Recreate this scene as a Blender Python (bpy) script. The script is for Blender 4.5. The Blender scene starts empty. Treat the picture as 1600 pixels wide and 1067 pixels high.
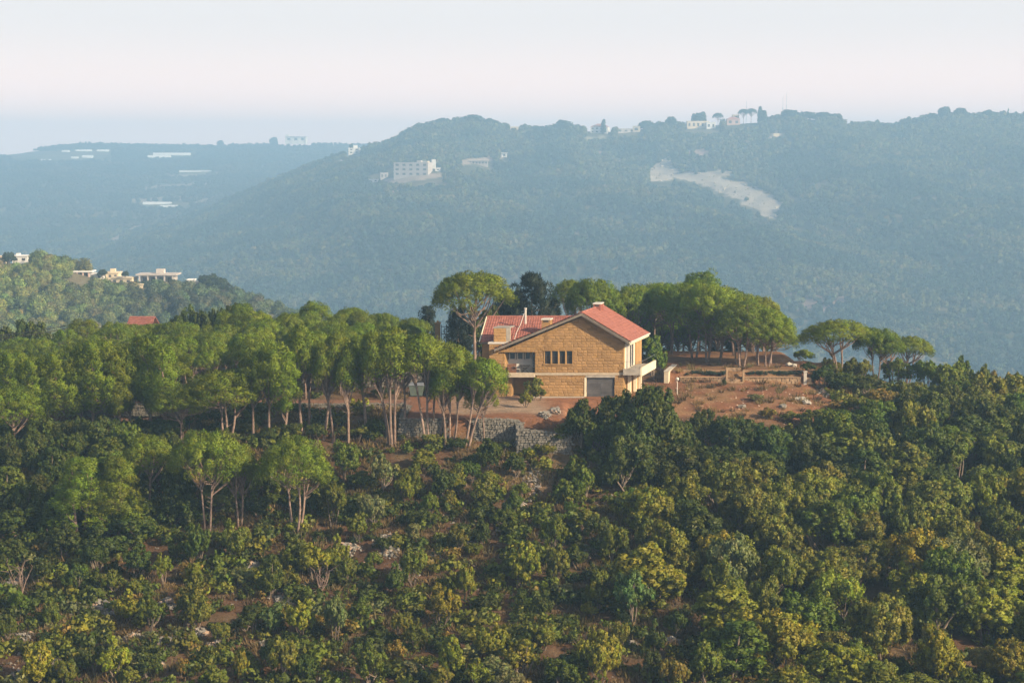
import bpy, bmesh, math, random
import numpy as np
from mathutils import Vector, Matrix

scene = bpy.context.scene
COL = scene.collection
rng = np.random.default_rng(7)
random.seed(7)
R = math.radians

# ---------------------------------------------------------------- camera
CAM = (0.0, 0.0, 22.0)
PITCH = R(6.376)
FPX = 2537.0
cam_data = bpy.data.cameras.new("camera")
cam_data.sensor_width = 36.0
cam_data.lens = FPX / 1600.0 * 36.0
cam_data.clip_start = 0.5
cam_data.clip_end = 20000.0
cam = bpy.data.objects.new("camera", cam_data)
cam.location = CAM
cam.rotation_euler = (math.pi / 2 - PITCH, 0, 0)
COL.objects.link(cam)
scene.camera = cam

# ---------------------------------------------------------------- light
SUN_AZ = R(120.0)      # clockwise from +Y: low sun at the right, a little behind the camera
SUN_EL = R(28.0)
world = bpy.data.worlds.new("World")
scene.world = world
world.use_nodes = True
wn = world.node_tree
wn.nodes.clear()
sky = wn.nodes.new("ShaderNodeTexSky")
sky.sky_type = 'NISHITA'
sky.sun_disc = False
sky.sun_elevation = SUN_EL
sky.sun_rotation = SUN_AZ
sky.air_density = 1.0
sky.dust_density = 4.0
sky.ozone_density = 1.0
wmix = wn.nodes.new("ShaderNodeMixRGB")
wtc = wn.nodes.new("ShaderNodeTexCoord")       # thin veil, whitest towards the horizon all the way round
wsep = wn.nodes.new("ShaderNodeSeparateXYZ")
wmr = wn.nodes.new("ShaderNodeMapRange"); wmr.interpolation_type = 'SMOOTHSTEP'
wmr.inputs['From Min'].default_value = 0.10; wmr.inputs['From Max'].default_value = 0.45
wmr.inputs['To Min'].default_value = 0.78; wmr.inputs['To Max'].default_value = 0.12
wn.links.new(wtc.outputs['Generated'], wsep.inputs[0]); wn.links.new(wsep.outputs[2], wmr.inputs['Value'])
wn.links.new(wmr.outputs[0], wmix.inputs[0])
wmix.inputs[2].default_value = (10.95, 10.0, 9.65, 1)     # thin high overcast veil
bg = wn.nodes.new("ShaderNodeBackground")
bg.inputs[1].default_value = 0.0715
wo = wn.nodes.new("ShaderNodeOutputWorld")
wn.links.new(sky.outputs[0], wmix.inputs[1])
whz = wn.nodes.new("ShaderNodeMapRange"); whz.interpolation_type = 'SMOOTHERSTEP'      # the sky brightens and warms close to the horizon
whz.inputs['From Min'].default_value = 0.0; whz.inputs['From Max'].default_value = 0.10
whz.inputs['To Min'].default_value = 1.0; whz.inputs['To Max'].default_value = 0.0
wn.links.new(wsep.outputs[2], whz.inputs['Value'])
wglow = wn.nodes.new("ShaderNodeMixRGB"); wglow.blend_type = 'MULTIPLY'
wglow.inputs[2].default_value = (1.90, 1.42, 1.22, 1)
wn.links.new(whz.outputs[0], wglow.inputs[0]); wn.links.new(wmix.outputs[0], wglow.inputs[1])
wn.links.new(wglow.outputs[0], bg.inputs[0])
wn.links.new(bg.outputs[0], wo.inputs[0])

sun_data = bpy.data.lights.new("sun", 'SUN')
sun_data.energy = 5.0
sun_data.angle = R(0.6)
sun_data.color = (1.0, 0.80, 0.54)
sun = bpy.data.objects.new("sun", sun_data)
sd = Vector((math.sin(SUN_AZ) * math.cos(SUN_EL), math.cos(SUN_AZ) * math.cos(SUN_EL), math.sin(SUN_EL)))
sun.rotation_euler = sd.to_track_quat('Z', 'Y').to_euler()
sun.location = (60, -60, 80)
COL.objects.link(sun)

scene.view_settings.view_transform = 'Standard'
scene.view_settings.look = 'None'
scene.view_settings.exposure = 0.70
scene.view_settings.gamma = 1.0
scene.view_settings.use_curve_mapping = False
scene.render.engine = 'CYCLES'
cy = scene.cycles
cy.max_bounces = 5
cy.diffuse_bounces = 2
cy.glossy_bounces = 2
cy.transmission_bounces = 3
cy.transparent_max_bounces = 8
cy.volume_bounces = 3
cy.use_denoising = True
cy.use_adaptive_sampling = True
cy.adaptive_threshold = 0.02
cy.caustics_reflective = False
cy.caustics_refractive = False

# ---------------------------------------------------------------- picture <-> place
def ray(px, py):
    """direction per unit y through a pixel of the 1600x1067 photograph"""
    u = (px - 800.0) / FPX
    v = (533.5 - py) / FPX
    den = math.cos(PITCH) + v * math.sin(PITCH)
    return u / den, (-math.sin(PITCH) + v * math.cos(PITCH)) / den

def at(px, py, Y):
    a, b = ray(px, py)
    return Vector((a * Y, Y, CAM[2] + b * Y))

def to_px(x, y, z):
    dz = z - CAM[2]
    f = y * math.cos(PITCH) - dz * math.sin(PITCH)
    up = y * math.sin(PITCH) + dz * math.cos(PITCH)
    return 800 + FPX * x / f, 533.5 - FPX * up / f

def to_px_np(x, y, z):
    dz = z - CAM[2]
    f = np.maximum(y * math.cos(PITCH) - dz * math.sin(PITCH), 1e-3)
    up = y * math.sin(PITCH) + dz * math.cos(PITCH)
    return 800 + FPX * x / f, 533.5 - FPX * up / f

# ---------------------------------------------------------------- noise (numpy)
def _hash(ix, iy, seed):
    h = (ix.astype(np.int64) * 374761393 + iy.astype(np.int64) * 668265263 + seed * 1442695041) & 0xffffffff
    h = ((h ^ (h >> 13)) * 1274126177) & 0xffffffff
    return ((h ^ (h >> 16)) & 0xffff) / 65535.0

def vnoise(x, y, seed=0):
    x = np.asarray(x, float); y = np.asarray(y, float)
    ix = np.floor(x); iy = np.floor(y)
    fx = x - ix; fy = y - iy
    fx = fx * fx * (3 - 2 * fx); fy = fy * fy * (3 - 2 * fy)
    a = _hash(ix, iy, seed); b = _hash(ix + 1, iy, seed)
    c = _hash(ix, iy + 1, seed); d = _hash(ix + 1, iy + 1, seed)
    return (a * (1 - fx) + b * fx) * (1 - fy) + (c * (1 - fx) + d * fx) * fy

def fbm(x, y, seed=0, octv=4):
    s = 0.0; a = 0.5; f = 1.0
    for i in range(octv):
        s = s + a * vnoise(x * f, y * f, seed + i * 17)
        a *= 0.5; f *= 2.03
    return s / (1 - 0.5 ** octv)

def sstep(a, b, x):
    t = np.clip((x - a) / (b - a), 0, 1)
    return t * t * (3 - 2 * t)

# ---------------------------------------------------------------- terrain
_ctrl = [  # ground points of the near hill: (px, py, distance)
    (640, 634, 145.5), (760, 634, 145.5), (860, 621, 150.2), (940, 619, 150.5),
    (560, 633, 145.5), (480, 632, 146), (400, 633, 146),
    (300, 650, 146), (200, 672, 144), (100, 688, 142), (0, 700, 140),
    (380, 690, 137.5), (450, 690, 137), (540, 700, 136), (610, 700, 135.5), (690, 698, 135.5), (780, 706, 135), (850, 712, 134.5),
    (320, 835, 122), (460, 838, 121.5), (200, 850, 121), (60, 850, 121), (640, 830, 122), (800, 830, 122), (960, 835, 121),
    (0, 960, 110), (250, 950, 111), (500, 950, 111), (750, 950, 111), (950, 950, 111),
    (0, 1067, 100), (300, 1067, 100), (600, 1067, 100), (900, 1067, 100),
    (1060, 650, 148), (1150, 652, 148), (1240, 645, 150), (1000, 640, 147),
    (1100, 605, 158), (1200, 605, 158), (1290, 605, 160), (1320, 600, 168),
]
_w = [tuple(at(*c)) for c in _ctrl]
_w += [  # plateau, back slopes and the hidden ground under the woods: x, y, z
    (0, 160, 0.1), (8, 165, .3), (-8, 165, 0), (0, 180, 0), (15, 180, .8), (25, 172, 1), (25, 185, .8), (34, 176, 0), (-20, 160, -.3), (-20, 185, -1),
    (-40, 160, -1.6), (-40, 180, -2), (-60, 165, -3), (-62, 190, -4), (-30, 200, -2.5), (5, 196, -1.5),
    (42, 160, -2.6), (40, 176, -2.0), (50, 170, -4.5), (58, 168, -5.8), (70, 170, -8),
    (20, 138, -4.5), (30, 140, -5), (40, 142, -6.2), (50, 145, -7), (22, 122, -8.6), (35, 122, -9.4), (48, 122, -10.5),
    (20, 100, -12.2), (36, 100, -13.5), (50, 105, -13.5), (14, 137, -3.0),
    (0, 80, -17), (-35, 80, -17), (35, 80, -18), (0, 50, -26), (-40, 50, -26), (40, 50, -27), (0, 20, -33), (-60, 20, -33), (60, 20, -34),
    (0, 215, -8), (-40, 225, -9), (40, 205, -9), (-70, 225, -11), (0, 260, -32), (-60, 270, -32), (60, 250, -32), (100, 200, -26), (100, 150, -20), (90, 100, -24),
    (-90, 190, -7), (-95, 150, -7), (-90, 110, -13), (-110, 240, -22), (-140, 180, -18), (-140, 110, -24), (0, 320, -70), (-90, 330, -66), (90, 320, -74),
    (170, 240, -62), (170, 150, -52), (170, 80, -52), (-200, 260, -50), (-200, 80, -44), (0, -40, -42), (-120, -20, -40), (120, -20, -44),
]
_P = np.array(_w, float)
def _tps_fit(P, lam=0.6):
    n = len(P)
    d2 = ((P[:, None, :2] - P[None, :, :2]) ** 2).sum(-1)
    K = np.where(d2 > 0, 0.5 * d2 * np.log(np.maximum(d2, 1e-12)), 0)
    A = np.zeros((n + 3, n + 3))
    A[:n, :n] = K + lam * np.eye(n) * 10
    A[:n, n] = 1; A[:n, n + 1:] = P[:, :2]
    A[n, :n] = 1; A[n + 1:, :n] = P[:, :2].T
    return np.linalg.solve(A, np.concatenate([P[:, 2], [0, 0, 0]]))
_T = _tps_fit(_P)
def tps(x, y):
    sh = x.shape
    x = x.ravel(); y = y.ravel()
    out = np.empty(len(x))
    for i in range(0, len(x), 20000):
        xs = x[i:i + 20000, None]; ys = y[i:i + 20000, None]
        d2 = (xs - _P[None, :, 0]) ** 2 + (ys - _P[None, :, 1]) ** 2
        K = 0.5 * d2 * np.log(np.maximum(d2, 1e-12))
        out[i:i + 20000] = K @ _T[:-3] + _T[-3] + _T[-2] * xs[:, 0] + _T[-1] * ys[:, 0]
    return out.reshape(sh)

def _prof(pts, Y, tree):
    xs, zs = [], []
    for px, py in pts:
        p = at(px, py, Y)
        xs.append(p.x); zs.append(p.z - tree)
    return np.array(xs), np.array(zs)
FK = 1.28                     # the far side of the valley
YR, YL = 1700.0 * FK, 2700.0 * FK
FLOOR = -150.0
_mass = _prof([(-200, 445), (0, 428), (150, 388), (230, 358), (330, 322), (410, 287), (480, 258), (540, 237), (600, 222), (625, 211), (640, 200), (680, 188), (740, 184),
               (790, 194), (830, 198), (880, 194), (920, 199), (960, 199), (1000, 195), (1080, 191), (1130, 188), (1200, 184), (1240, 178), (1300, 182), (1350, 191),
               (1400, 191), (1440, 183), (1480, 177), (1600, 178), (1750, 172), (1900, 190), (2200, 230)], YR, 6.0)
_left = _prof([(-500, 260), (-200, 250), (0, 239), (40, 234), (80, 228), (130, 223), (250, 226), (330, 227), (450, 224), (530, 224), (700, 226), (1000, 235), (1500, 260)], YL, 5.0)
_mid = (np.array([-400, -230, -164, -140, -128, -119, -106, -98, -82, -66, -40, 0, 60]),
        np.array([-3, -5, -12.0, -16.8, -18.6, -19.1, -20.6, -22.5, -27.5, -33, -50, -80, -120]))

def H(x, y):
    x = np.asarray(x, float); y = np.asarray(y, float)
    x, y = np.broadcast_arrays(x, y)
    near = np.full(x.shape, -400.0)
    m = (np.abs(x) < 330) & (y < 420) & (y > -330)
    if m.any():
        t = tps(x[m], y[m])
        xm, ym = x[m], y[m]
        t = t + (fbm(xm * .22, ym * .22, 3) - .5) * .9 * sstep(132, 128, ym) + (fbm(xm * .8, ym * .8, 5) - .5) * .25 * sstep(140, 134, ym)
        # small farm terraces on the slope
        cap = np.where(xm > 12, .95, .25) - .24 * np.maximum(0, ym - 172.5) * sstep(9, 14, xm); lowr = sstep(148, 154, ym) * sstep(-60, -50, xm) * sstep(46, 38, xm) * sstep(205, 195, ym)
        t = t * (1 - lowr) + np.minimum(t, cap) * lowr
        # house terrace with its retaining wall, and the road shelf left of it
        e = 0.35
        A = sstep(-9.5, -9.5 + e, xm) * sstep(137.0, 137.0 + e, ym) * sstep(5.4, 4.6, xm) * sstep(160, 150, ym)
        A2 = sstep(145.0, 145.0 + e, ym) * sstep(-48, -40, xm) * sstep(-8.9, -9.3, xm) * sstep(152, 149, ym)
        A3 = sstep(134.3, 134.3 + e, ym) * sstep(.45, .8, xm) * sstep(6.4, 5.6, xm) * sstep(137.6, 137, ym)
        t = np.where(A3 > 0, np.maximum(t, t * (1 - A3) + (-.75) * A3), t)
        t = t * (1 - A) + 0.0 * A
        t = t * (1 - A2) + (-.05) * A2
        B = sstep(15.0, 15.3, xm) * sstep(160.2, 160.5, ym) * sstep(30.5, 29.6, xm) * sstep(186, 178, ym)
        t = t * (1 - B) + np.maximum(t, 1.0) * B
        Cc = sstep(-4, -2, xm) * sstep(147, 149, ym) * sstep(15, 13, xm) * sstep(170, 164, ym)   # level pad under the house
        t = t * (1 - Cc) + 0.0 * Cc
        t = t - 90 * sstep(230, 400, ym) - 80 * sstep(180, 330, np.abs(xm)) - 90 * sstep(-120, -330, ym)
        near[m] = t
    far = np.full(x.shape, FLOOR)
    r = np.sqrt(x * x + y * y)
    # massif across the valley
    gx = fbm(x / 260 + .25 * y / 260, y / 900, 11, 4) - .5
    gully = (fbm((x + .35 * y) / 170, y / 700, 21, 3) - .5)
    xr = np.interp(x, *_mass)
    yv = (900 + 120 * gx) * FK
    t = np.clip((y - yv) / (YR - yv), 0, 1)
    s = t ** .9
    hm = FLOOR + (xr - FLOOR) * s + 70 * gully * np.sin(np.pi * np.clip(t, 0, 1)) + 10 * (fbm(x / 60, y / 60, 31, 3) - .5) * sstep(0, .2, t) * sstep(1.0, .9, t)
    hm = np.where(y > YR, xr - (y - YR) * .06, hm)
    # step benches
    # far ridge behind it at the left
    xl = np.interp(x, *_left)
    yv2 = (1250 + 150 * gx) * FK
    t2 = np.clip((y - yv2) / (YL - yv2), 0, 1)
    hl = FLOOR + (xl - FLOOR) * t2 ** .85 + 30 * gully * np.sin(np.pi * t2)
    hl = np.where(y > YL, xl - (y - YL) * .05, hl)
    # wooded hill at middle distance, left
    c = np.interp(x, *_mid)
    hmid = c - np.abs(y - 540) * np.where(y < 540, .2, .32) - 4 * np.maximum(0, np.abs(y - 540) - 120) * .1 + (fbm(x / 30, y / 30, 41, 3) - .5) * 5
    far = np.maximum(np.maximum(np.maximum(far, hm), hl), hmid)
    h = np.maximum(near, far)
    return np.maximum(h, FLOOR - 6)

def H1(x, y):
    return float(H(np.array([x]), np.array([y]))[0])

def ground(px, py, y0=70.0, y1=4200.0):
    """where the line of sight of a pixel meets the ground"""
    a, b = ray(px, py)
    ys = np.concatenate([np.arange(y0, 340, .25), np.arange(340, y1, 2.0)])
    ys = ys[(ys >= y0) & (ys <= y1)]
    z = CAM[2] + b * ys
    g = H(a * ys, ys)
    i = np.nonzero(z <= g)[0]
    if len(i) == 0:
        k = len(ys) - 1
    else:
        k = i[0]
    Y = ys[k]
    return Vector((a * Y, Y, float(g[k])))

# ---------------------------------------------------------------- materials
MATS = {}
def new_mat(name):
    m = bpy.data.materials.new(name)
    m.use_nodes = True
    m.node_tree.nodes.clear()
    return m, m.node_tree.nodes, m.node_tree.links

def out(n, l, sh):
    o = n.new("ShaderNodeOutputMaterial")
    l.new(sh, o.inputs['Surface'])

def mat_surface(name, col, rough=.8, noise=6.0, amp=.25, bump=.3, bscale=None, col2=None, spec=.3, dirt=None, metal=0.0):
    """rough building surface: base colour broken by noise at two scales, fine bump"""
    if name in MATS: return MATS[name]
    m, n, l = new_mat(name)
    b = n.new("ShaderNodeBsdfPrincipled")
    b.inputs['Roughness'].default_value = rough
    b.inputs['Metallic'].default_value = metal
    b.inputs['Specular IOR Level'].default_value = spec
    tc = n.new("ShaderNodeTexCoord")
    nz = n.new("ShaderNodeTexNoise"); nz.inputs['Scale'].default_value = noise; nz.inputs['Detail'].default_value = 6
    l.new(tc.outputs['Object'], nz.inputs['Vector'])
    cr = n.new("ShaderNodeValToRGB")
    c2 = col2 or tuple(c * (1 - 1.2 * amp) for c in col)
    cr.color_ramp.elements[0].position = .32; cr.color_ramp.elements[0].color = (*c2, 1)
    cr.color_ramp.elements[1].position = .68; cr.color_ramp.elements[1].color = (*[min(1, c * (1 + amp * .5)) for c in col], 1)
    l.new(nz.outputs['Fac'], cr.inputs[0])
    oi = n.new("ShaderNodeObjectInfo")
    mr = n.new("ShaderNodeMapRange"); mr.inputs['To Min'].default_value = 1 - amp * .8; mr.inputs['To Max'].default_value = 1 + amp * .8
    l.new(oi.outputs['Random'], mr.inputs['Value'])
    mx = n.new("ShaderNodeMixRGB"); mx.blend_type = 'MULTIPLY'; mx.inputs[0].default_value = 1
    l.new(cr.outputs[0], mx.inputs[1]); l.new(mr.outputs[0], mx.inputs[2])
    l.new(mx.outputs[0], b.inputs['Base Color'])
    if bump:
        nb = n.new("ShaderNodeTexNoise"); nb.inputs['Scale'].default_value = bscale or noise * 5; nb.inputs['Detail'].default_value = 5
        l.new(tc.outputs['Object'], nb.inputs['Vector'])
        bp = n.new("ShaderNodeBump"); bp.inputs['Strength'].default_value = bump; bp.inputs['Distance'].default_value = .05
        l.new(nb.outputs['Fac'], bp.inputs['Height']); l.new(bp.outputs[0], b.inputs['Normal'])
    out(n, l, b.outputs[0])
    MATS[name] = m
    return m

def mat_leaf(name, attr=None, trans=.3, rough=.55):
    """foliage: colour comes from the object (or the scattered instance), each clump has its own tint"""
    if name in MATS: return MATS[name]
    m, n, l = new_mat(name)
    if attr:
        src = n.new("ShaderNodeAttribute"); src.attribute_type = 'INSTANCER'; src.attribute_name = attr
        colr = src.outputs['Color']
    else:
        src = n.new("ShaderNodeObjectInfo"); colr = src.outputs['Color']
    ti = n.new("ShaderNodeAttribute"); ti.attribute_name = 'tint'
    mx = n.new("ShaderNodeMixRGB"); mx.blend_type = 'MULTIPLY'; mx.inputs[0].default_value = 1
    l.new(colr, mx.inputs[1]); l.new(ti.outputs['Color'], mx.inputs[2])
    b = n.new("ShaderNodeBsdfPrincipled")
    b.inputs['Roughness'].default_value = rough
    b.inputs['Specular IOR Level'].default_value = .25
    l.new(mx.outputs[0], b.inputs['Base Color'])
    t = n.new("ShaderNodeBsdfTranslucent")
    g = n.new("ShaderNodeMixRGB"); g.blend_type = 'MULTIPLY'; g.inputs[0].default_value = 1
    g.inputs[2].default_value = (1.15, 1.25, .5, 1)
    l.new(mx.outputs[0], g.inputs[1]); l.new(g.outputs[0], t.inputs[0])
    s = n.new("ShaderNodeMixShader"); s.inputs[0].default_value = trans
    l.new(b.outputs[0], s.inputs[1]); l.new(t.outputs[0], s.inputs[2])
    out(n, l, s.outputs[0])
    MATS[name] = m
    return m

def mat_ground():
    m, n, l = new_mat("ground")
    b = n.new("ShaderNodeBsdfPrincipled"); b.inputs['Roughness'].default_value = .95; b.inputs['Specular IOR Level'].default_value = .1
    a = n.new("ShaderNodeAttribute"); a.attribute_name = 'soil'
    tc = n.new("ShaderNodeTexCoord")
    mul = None
    prev = a.outputs['Color']
    for sc, lo, hi in ((.9, .72, 1.25), (5.0, .68, 1.3), (.06, .85, 1.12)):
        z = n.new("ShaderNodeTexNoise"); z.inputs['Scale'].default_value = sc; z.inputs['Detail'].default_value = 5; z.inputs['Roughness'].default_value = .65
        l.new(tc.outputs['Object'], z.inputs['Vector'])
        r = n.new("ShaderNodeMapRange"); r.inputs['From Min'].default_value = .3; r.inputs['From Max'].default_value = .7
        r.inputs['To Min'].default_value = lo; r.inputs['To Max'].default_value = hi
        l.new(z.outputs['Fac'], r.inputs['Value'])
        x = n.new("ShaderNodeMixRGB"); x.blend_type = 'MULTIPLY'; x.inputs[0].default_value = 1
        l.new(prev, x.inputs[1]); l.new(r.outputs[0], x.inputs[2])
        prev = x.outputs[0]
    l.new(prev, b.inputs['Base Color'])
    z = n.new("ShaderNodeTexNoise"); z.inputs['Scale'].default_value = 4; z.inputs['Detail'].default_value = 8; z.inputs['Roughness'].default_value = .7
    l.new(tc.outputs['Object'], z.inputs['Vector'])
    bp = n.new("ShaderNodeBump"); bp.inputs['Strength'].default_value = .7; bp.inputs['Distance'].default_value = .15
    l.new(z.outputs['Fac'], bp.inputs['Height']); l.new(bp.outputs[0], b.inputs['Normal'])
    out(n, l, b.outputs[0])
    return m

# ---------------------------------------------------------------- mesh helpers
def tag(o, label=None, cat=None, group=None, kind=None):
    if label: o['label'] = label
    if cat: o['category'] = cat
    if group: o['group'] = group
    if kind: o['kind'] = kind
    return o

def link(name, me, parent=None, loc=None):
    o = bpy.data.objects.new(name, me)
    COL.objects.link(o)
    if parent is not None: o.parent = parent
    if loc is not None: o.location = loc
    return o

def empty(name, loc, rz=0.0):
    o = bpy.data.objects.new(name, None)
    o.empty_display_size = .3
    o.location = loc; o.rotation_euler = (0, 0, rz)
    COL.objects.link(o)
    return o

def mesh_np(name, verts, faces, mat=None, tint=None, smooth=False, vn=None):
    """faces: (n, k) int array, k = 3 or 4"""
    verts = np.asarray(verts, np.float32); faces = np.asarray(faces, np.int32)
    me = bpy.data.meshes.new(name)
    k = faces.shape[1]
    me.vertices.add(len(verts)); me.vertices.foreach_set('co', verts.ravel())
    me.loops.add(faces.size); me.loops.foreach_set('vertex_index', faces.ravel())
    me.polygons.add(len(faces))
    me.polygons.foreach_set('loop_start', np.arange(0, faces.size, k, dtype=np.int32))
    if tint is not None:
        at_ = me.attributes.new('tint', 'FLOAT_COLOR', 'POINT')
        c = np.ones((len(verts), 4), np.float32)
        c[:, :3] = tint if np.ndim(tint) == 2 else np.asarray(tint)[:, None]
        at_.data.foreach_set('color', c.ravel())
    me.update(calc_edges=True)
    if smooth or vn is not None: me.polygons.foreach_set('use_smooth', np.ones(len(faces), bool))
    if vn is not None: me.normals_split_custom_set_from_vertices(np.asarray(vn, np.float32).tolist())
    if mat: me.materials.append(mat)
    return me

class MB:
    """collects boxes, prisms, tubes into one mesh"""
    def __init__(s): s.v = []; s.f = []
    def add(s, v, f):
        o = len(s.v); s.v += [tuple(p) for p in v]; s.f += [tuple(i + o for i in q) for q in f]
    def box(s, a, b, M=None):
        (x0, y0, z0), (x1, y1, z1) = a, b
        v = [(x0, y0, z0), (x1, y0, z0), (x1, y1, z0), (x0, y1, z0), (x0, y0, z1), (x1, y0, z1), (x1, y1, z1), (x0, y1, z1)]
        if M: v = [M(*p) for p in v]
        s.add(v, [(3, 2, 1, 0), (4, 5, 6, 7), (0, 1, 5, 4), (1, 2, 6, 5), (2, 3, 7, 6), (3, 0, 4, 7)])
    def hexa(s, v):
        s.add(v, [(3, 2, 1, 0), (4, 5, 6, 7), (0, 1, 5, 4), (1, 2, 6, 5), (2, 3, 7, 6), (3, 0, 4, 7)])
    def prism(s, poly, d):
        """polygon (list of Vector) extruded by Vector d"""
        n = len(poly); d = Vector(d)
        v = [Vector(p) for p in poly] + [Vector(p) + d for p in poly]
        f = [tuple(range(n))[::-1], tuple(range(n, 2 * n))] + [(i, (i + 1) % n, n + (i + 1) % n, n + i) for i in range(n)]
        s.add(v, f)
    def tube(s, pts, rad, n=6, cap=True):
        pts = [Vector(p) for p in pts]
        if not hasattr(rad, '__len__'): rad = [rad] * len(pts)
        rings = []
        for i, p in enumerate(pts):
            t = (pts[min(i + 1, len(pts) - 1)] - pts[max(i - 1, 0)])
            if t.length < 1e-6: t = Vector((0, 0, 1))
            t.normalize()
            a = t.cross(Vector((.31, .95, .1)))
            if a.length < 1e-3: a = t.cross(Vector((1, 0, 0)))
            a.normalize(); b = t.cross(a)
            rings.append([p + (a * math.cos(2 * math.pi * j / n) + b * math.sin(2 * math.pi * j / n)) * rad[i] for j in range(n)])
        v = [q for r in rings for q in r]
        f = [(i * n + j, i * n + (j + 1) % n, (i + 1) * n + (j + 1) % n, (i + 1) * n + j) for i in range(len(pts) - 1) for j in range(n)]
        if cap: f += [tuple(range(n))[::-1], tuple(range((len(pts) - 1) * n, len(pts) * n))]
        s.add(v, f)
    def ball(s, c, r, nu=10, nv=6, sz=1.0):
        c = Vector(c); v = []; f = []
        for i in range(nv + 1):
            th = math.pi * i / nv
            for j in range(nu):
                v.append(c + Vector((r * math.sin(th) * math.cos(2 * math.pi * j / nu), r * math.sin(th) * math.sin(2 * math.pi * j / nu), r * sz * math.cos(th))))
        for i in range(nv):
            for j in range(nu):
                f.append((i * nu + j, (i + 1) * nu + j, (i + 1) * nu + (j + 1) % nu, i * nu + (j + 1) % nu))
        s.add(v, f)
    def mesh(s, name, mat, smooth=False):
        me = bpy.data.meshes.new(name)
        me.from_pydata([tuple(p) for p in s.v], [], s.f)
        me.validate(); me.update()
        bm = bmesh.new(); bm.from_mesh(me); bmesh.ops.recalc_face_normals(bm, faces=bm.faces); bm.to_mesh(me); bm.free()
        if smooth: me.polygons.foreach_set('use_smooth', np.ones(len(me.polygons), bool))
        if mat: me.materials.append(mat)
        return me
    def build(s, name, mat, parent=None, smooth=False, loc=None):
        return link(name, s.mesh(name, mat, smooth), parent, loc)

def copy_tree(o, parent=None):
    c = o.copy(); COL.objects.link(c)
    if parent is not None: c.parent = parent
    for ch in o.children: copy_tree(ch, c)
    return c

def scatter(name, pts, scl, rot, col, variants, label=None, cat=None, tilt=None):
    """one stuff object: many small pieces that nobody would count, set on points by geometry nodes"""
    pts = np.asarray(pts, np.float32)
    me = bpy.data.meshes.new(name)
    me.vertices.add(len(pts)); me.vertices.foreach_set('co', pts.ravel())
    def attr(nm, ty, data, field='value'):
        a = me.attributes.new(nm, ty, 'POINT'); a.data.foreach_set(field, np.asarray(data, np.float32 if ty != 'INT' else np.int32).ravel())
    scl = np.asarray(scl, np.float32)
    if scl.ndim == 1: scl = np.repeat(scl[:, None], 3, 1)
    attr('scl', 'FLOAT_VECTOR', scl, 'vector')
    r3 = np.zeros((len(pts), 3), np.float32); r3[:, 2] = rot
    if tilt is not None: r3[:, :2] = tilt
    attr('rot', 'FLOAT_VECTOR', r3, 'vector')
    c4 = np.ones((len(pts), 4), np.float32); c4[:, :3] = col
    attr('col', 'FLOAT_COLOR', c4, 'color')
    attr('kindno', 'INT', rng.integers(0, len(variants), len(pts)))
    me.update()
    o = link(name, me)
    tag(o, label, cat, kind='stuff')
    g = bpy.data.node_groups.new(name + "_nodes", 'GeometryNodeTree')
    g.interface.new_socket('Geometry', in_out='INPUT', socket_type='NodeSocketGeometry')
    g.interface.new_socket('Geometry', in_out='OUTPUT', socket_type='NodeSocketGeometry')
    N, L = g.nodes, g.links
    gi = N.new('NodeGroupInput'); go = N.new('NodeGroupOutput')
    def named(nm, ty):
        a = N.new('GeometryNodeInputNamedAttribute'); a.data_type = ty; a.inputs['Name'].default_value = nm
        return a.outputs['Attribute']
    sc_, ro_, kn_ = named('scl', 'FLOAT_VECTOR'), named('rot', 'FLOAT_VECTOR'), named('kindno', 'INT')
    e2r = N.new('FunctionNodeEulerToRotation'); L.new(ro_, e2r.inputs[0])
    j = N.new('GeometryNodeJoinGeometry')
    for k, vo in enumerate(variants):
        cmp_ = N.new('FunctionNodeCompare'); cmp_.data_type = 'INT'; cmp_.operation = 'EQUAL'
        ins = [s for s in cmp_.inputs if s.type == 'INT']
        L.new(kn_, ins[0]); ins[1].default_value = k
        oi = N.new('GeometryNodeObjectInfo'); oi.inputs['Object'].default_value = vo
        oi.inputs['As Instance'].default_value = True
        ip = N.new('GeometryNodeInstanceOnPoints')
        L.new(gi.outputs[0], ip.inputs['Points']); L.new(cmp_.outputs[0], ip.inputs['Selection'])
        L.new(oi.outputs['Geometry'], ip.inputs['Instance'])
        L.new(e2r.outputs[0], ip.inputs['Rotation']); L.new(sc_, ip.inputs['Scale'])
        L.new(ip.outputs[0], j.inputs[0])
    L.new(j.outputs[0], go.inputs[0])
    md = o.modifiers.new('scatter', 'NODES'); md.node_group = g
    return o

def proto(name, me):
    """an unlinked object, only the source of scattered copies"""
    return bpy.data.objects.new(name, me)

# ---------------------------------------------------------------- foliage generators
def unit(v):
    return v / np.maximum(np.linalg.norm(v, axis=-1, keepdims=True), 1e-9)

def sphere_dirs(n, r):
    return unit(r.normal(size=(n, 3)))

def clump_normals(p, d, cent, r, wd=.50, wc=.34, jit=.30):
    """leaves of a tuft face outwards from the tuft and, less, from the crown"""
    k = cent.mean(0); sp = np.maximum(cent.std(0), .15)
    return unit(d * wd + unit((p - k) / sp) * wc + r.normal(size=p.shape) * jit)

def face_out(v, f, vn):
    q = v.reshape(-1, 4, 3)
    g = np.cross(q[:, 1] - q[:, 0], q[:, 2] - q[:, 0])
    flip = (g * vn).sum(1) < 0
    f = f.copy(); f[flip] = f[flip][:, ::-1]
    return f

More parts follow.
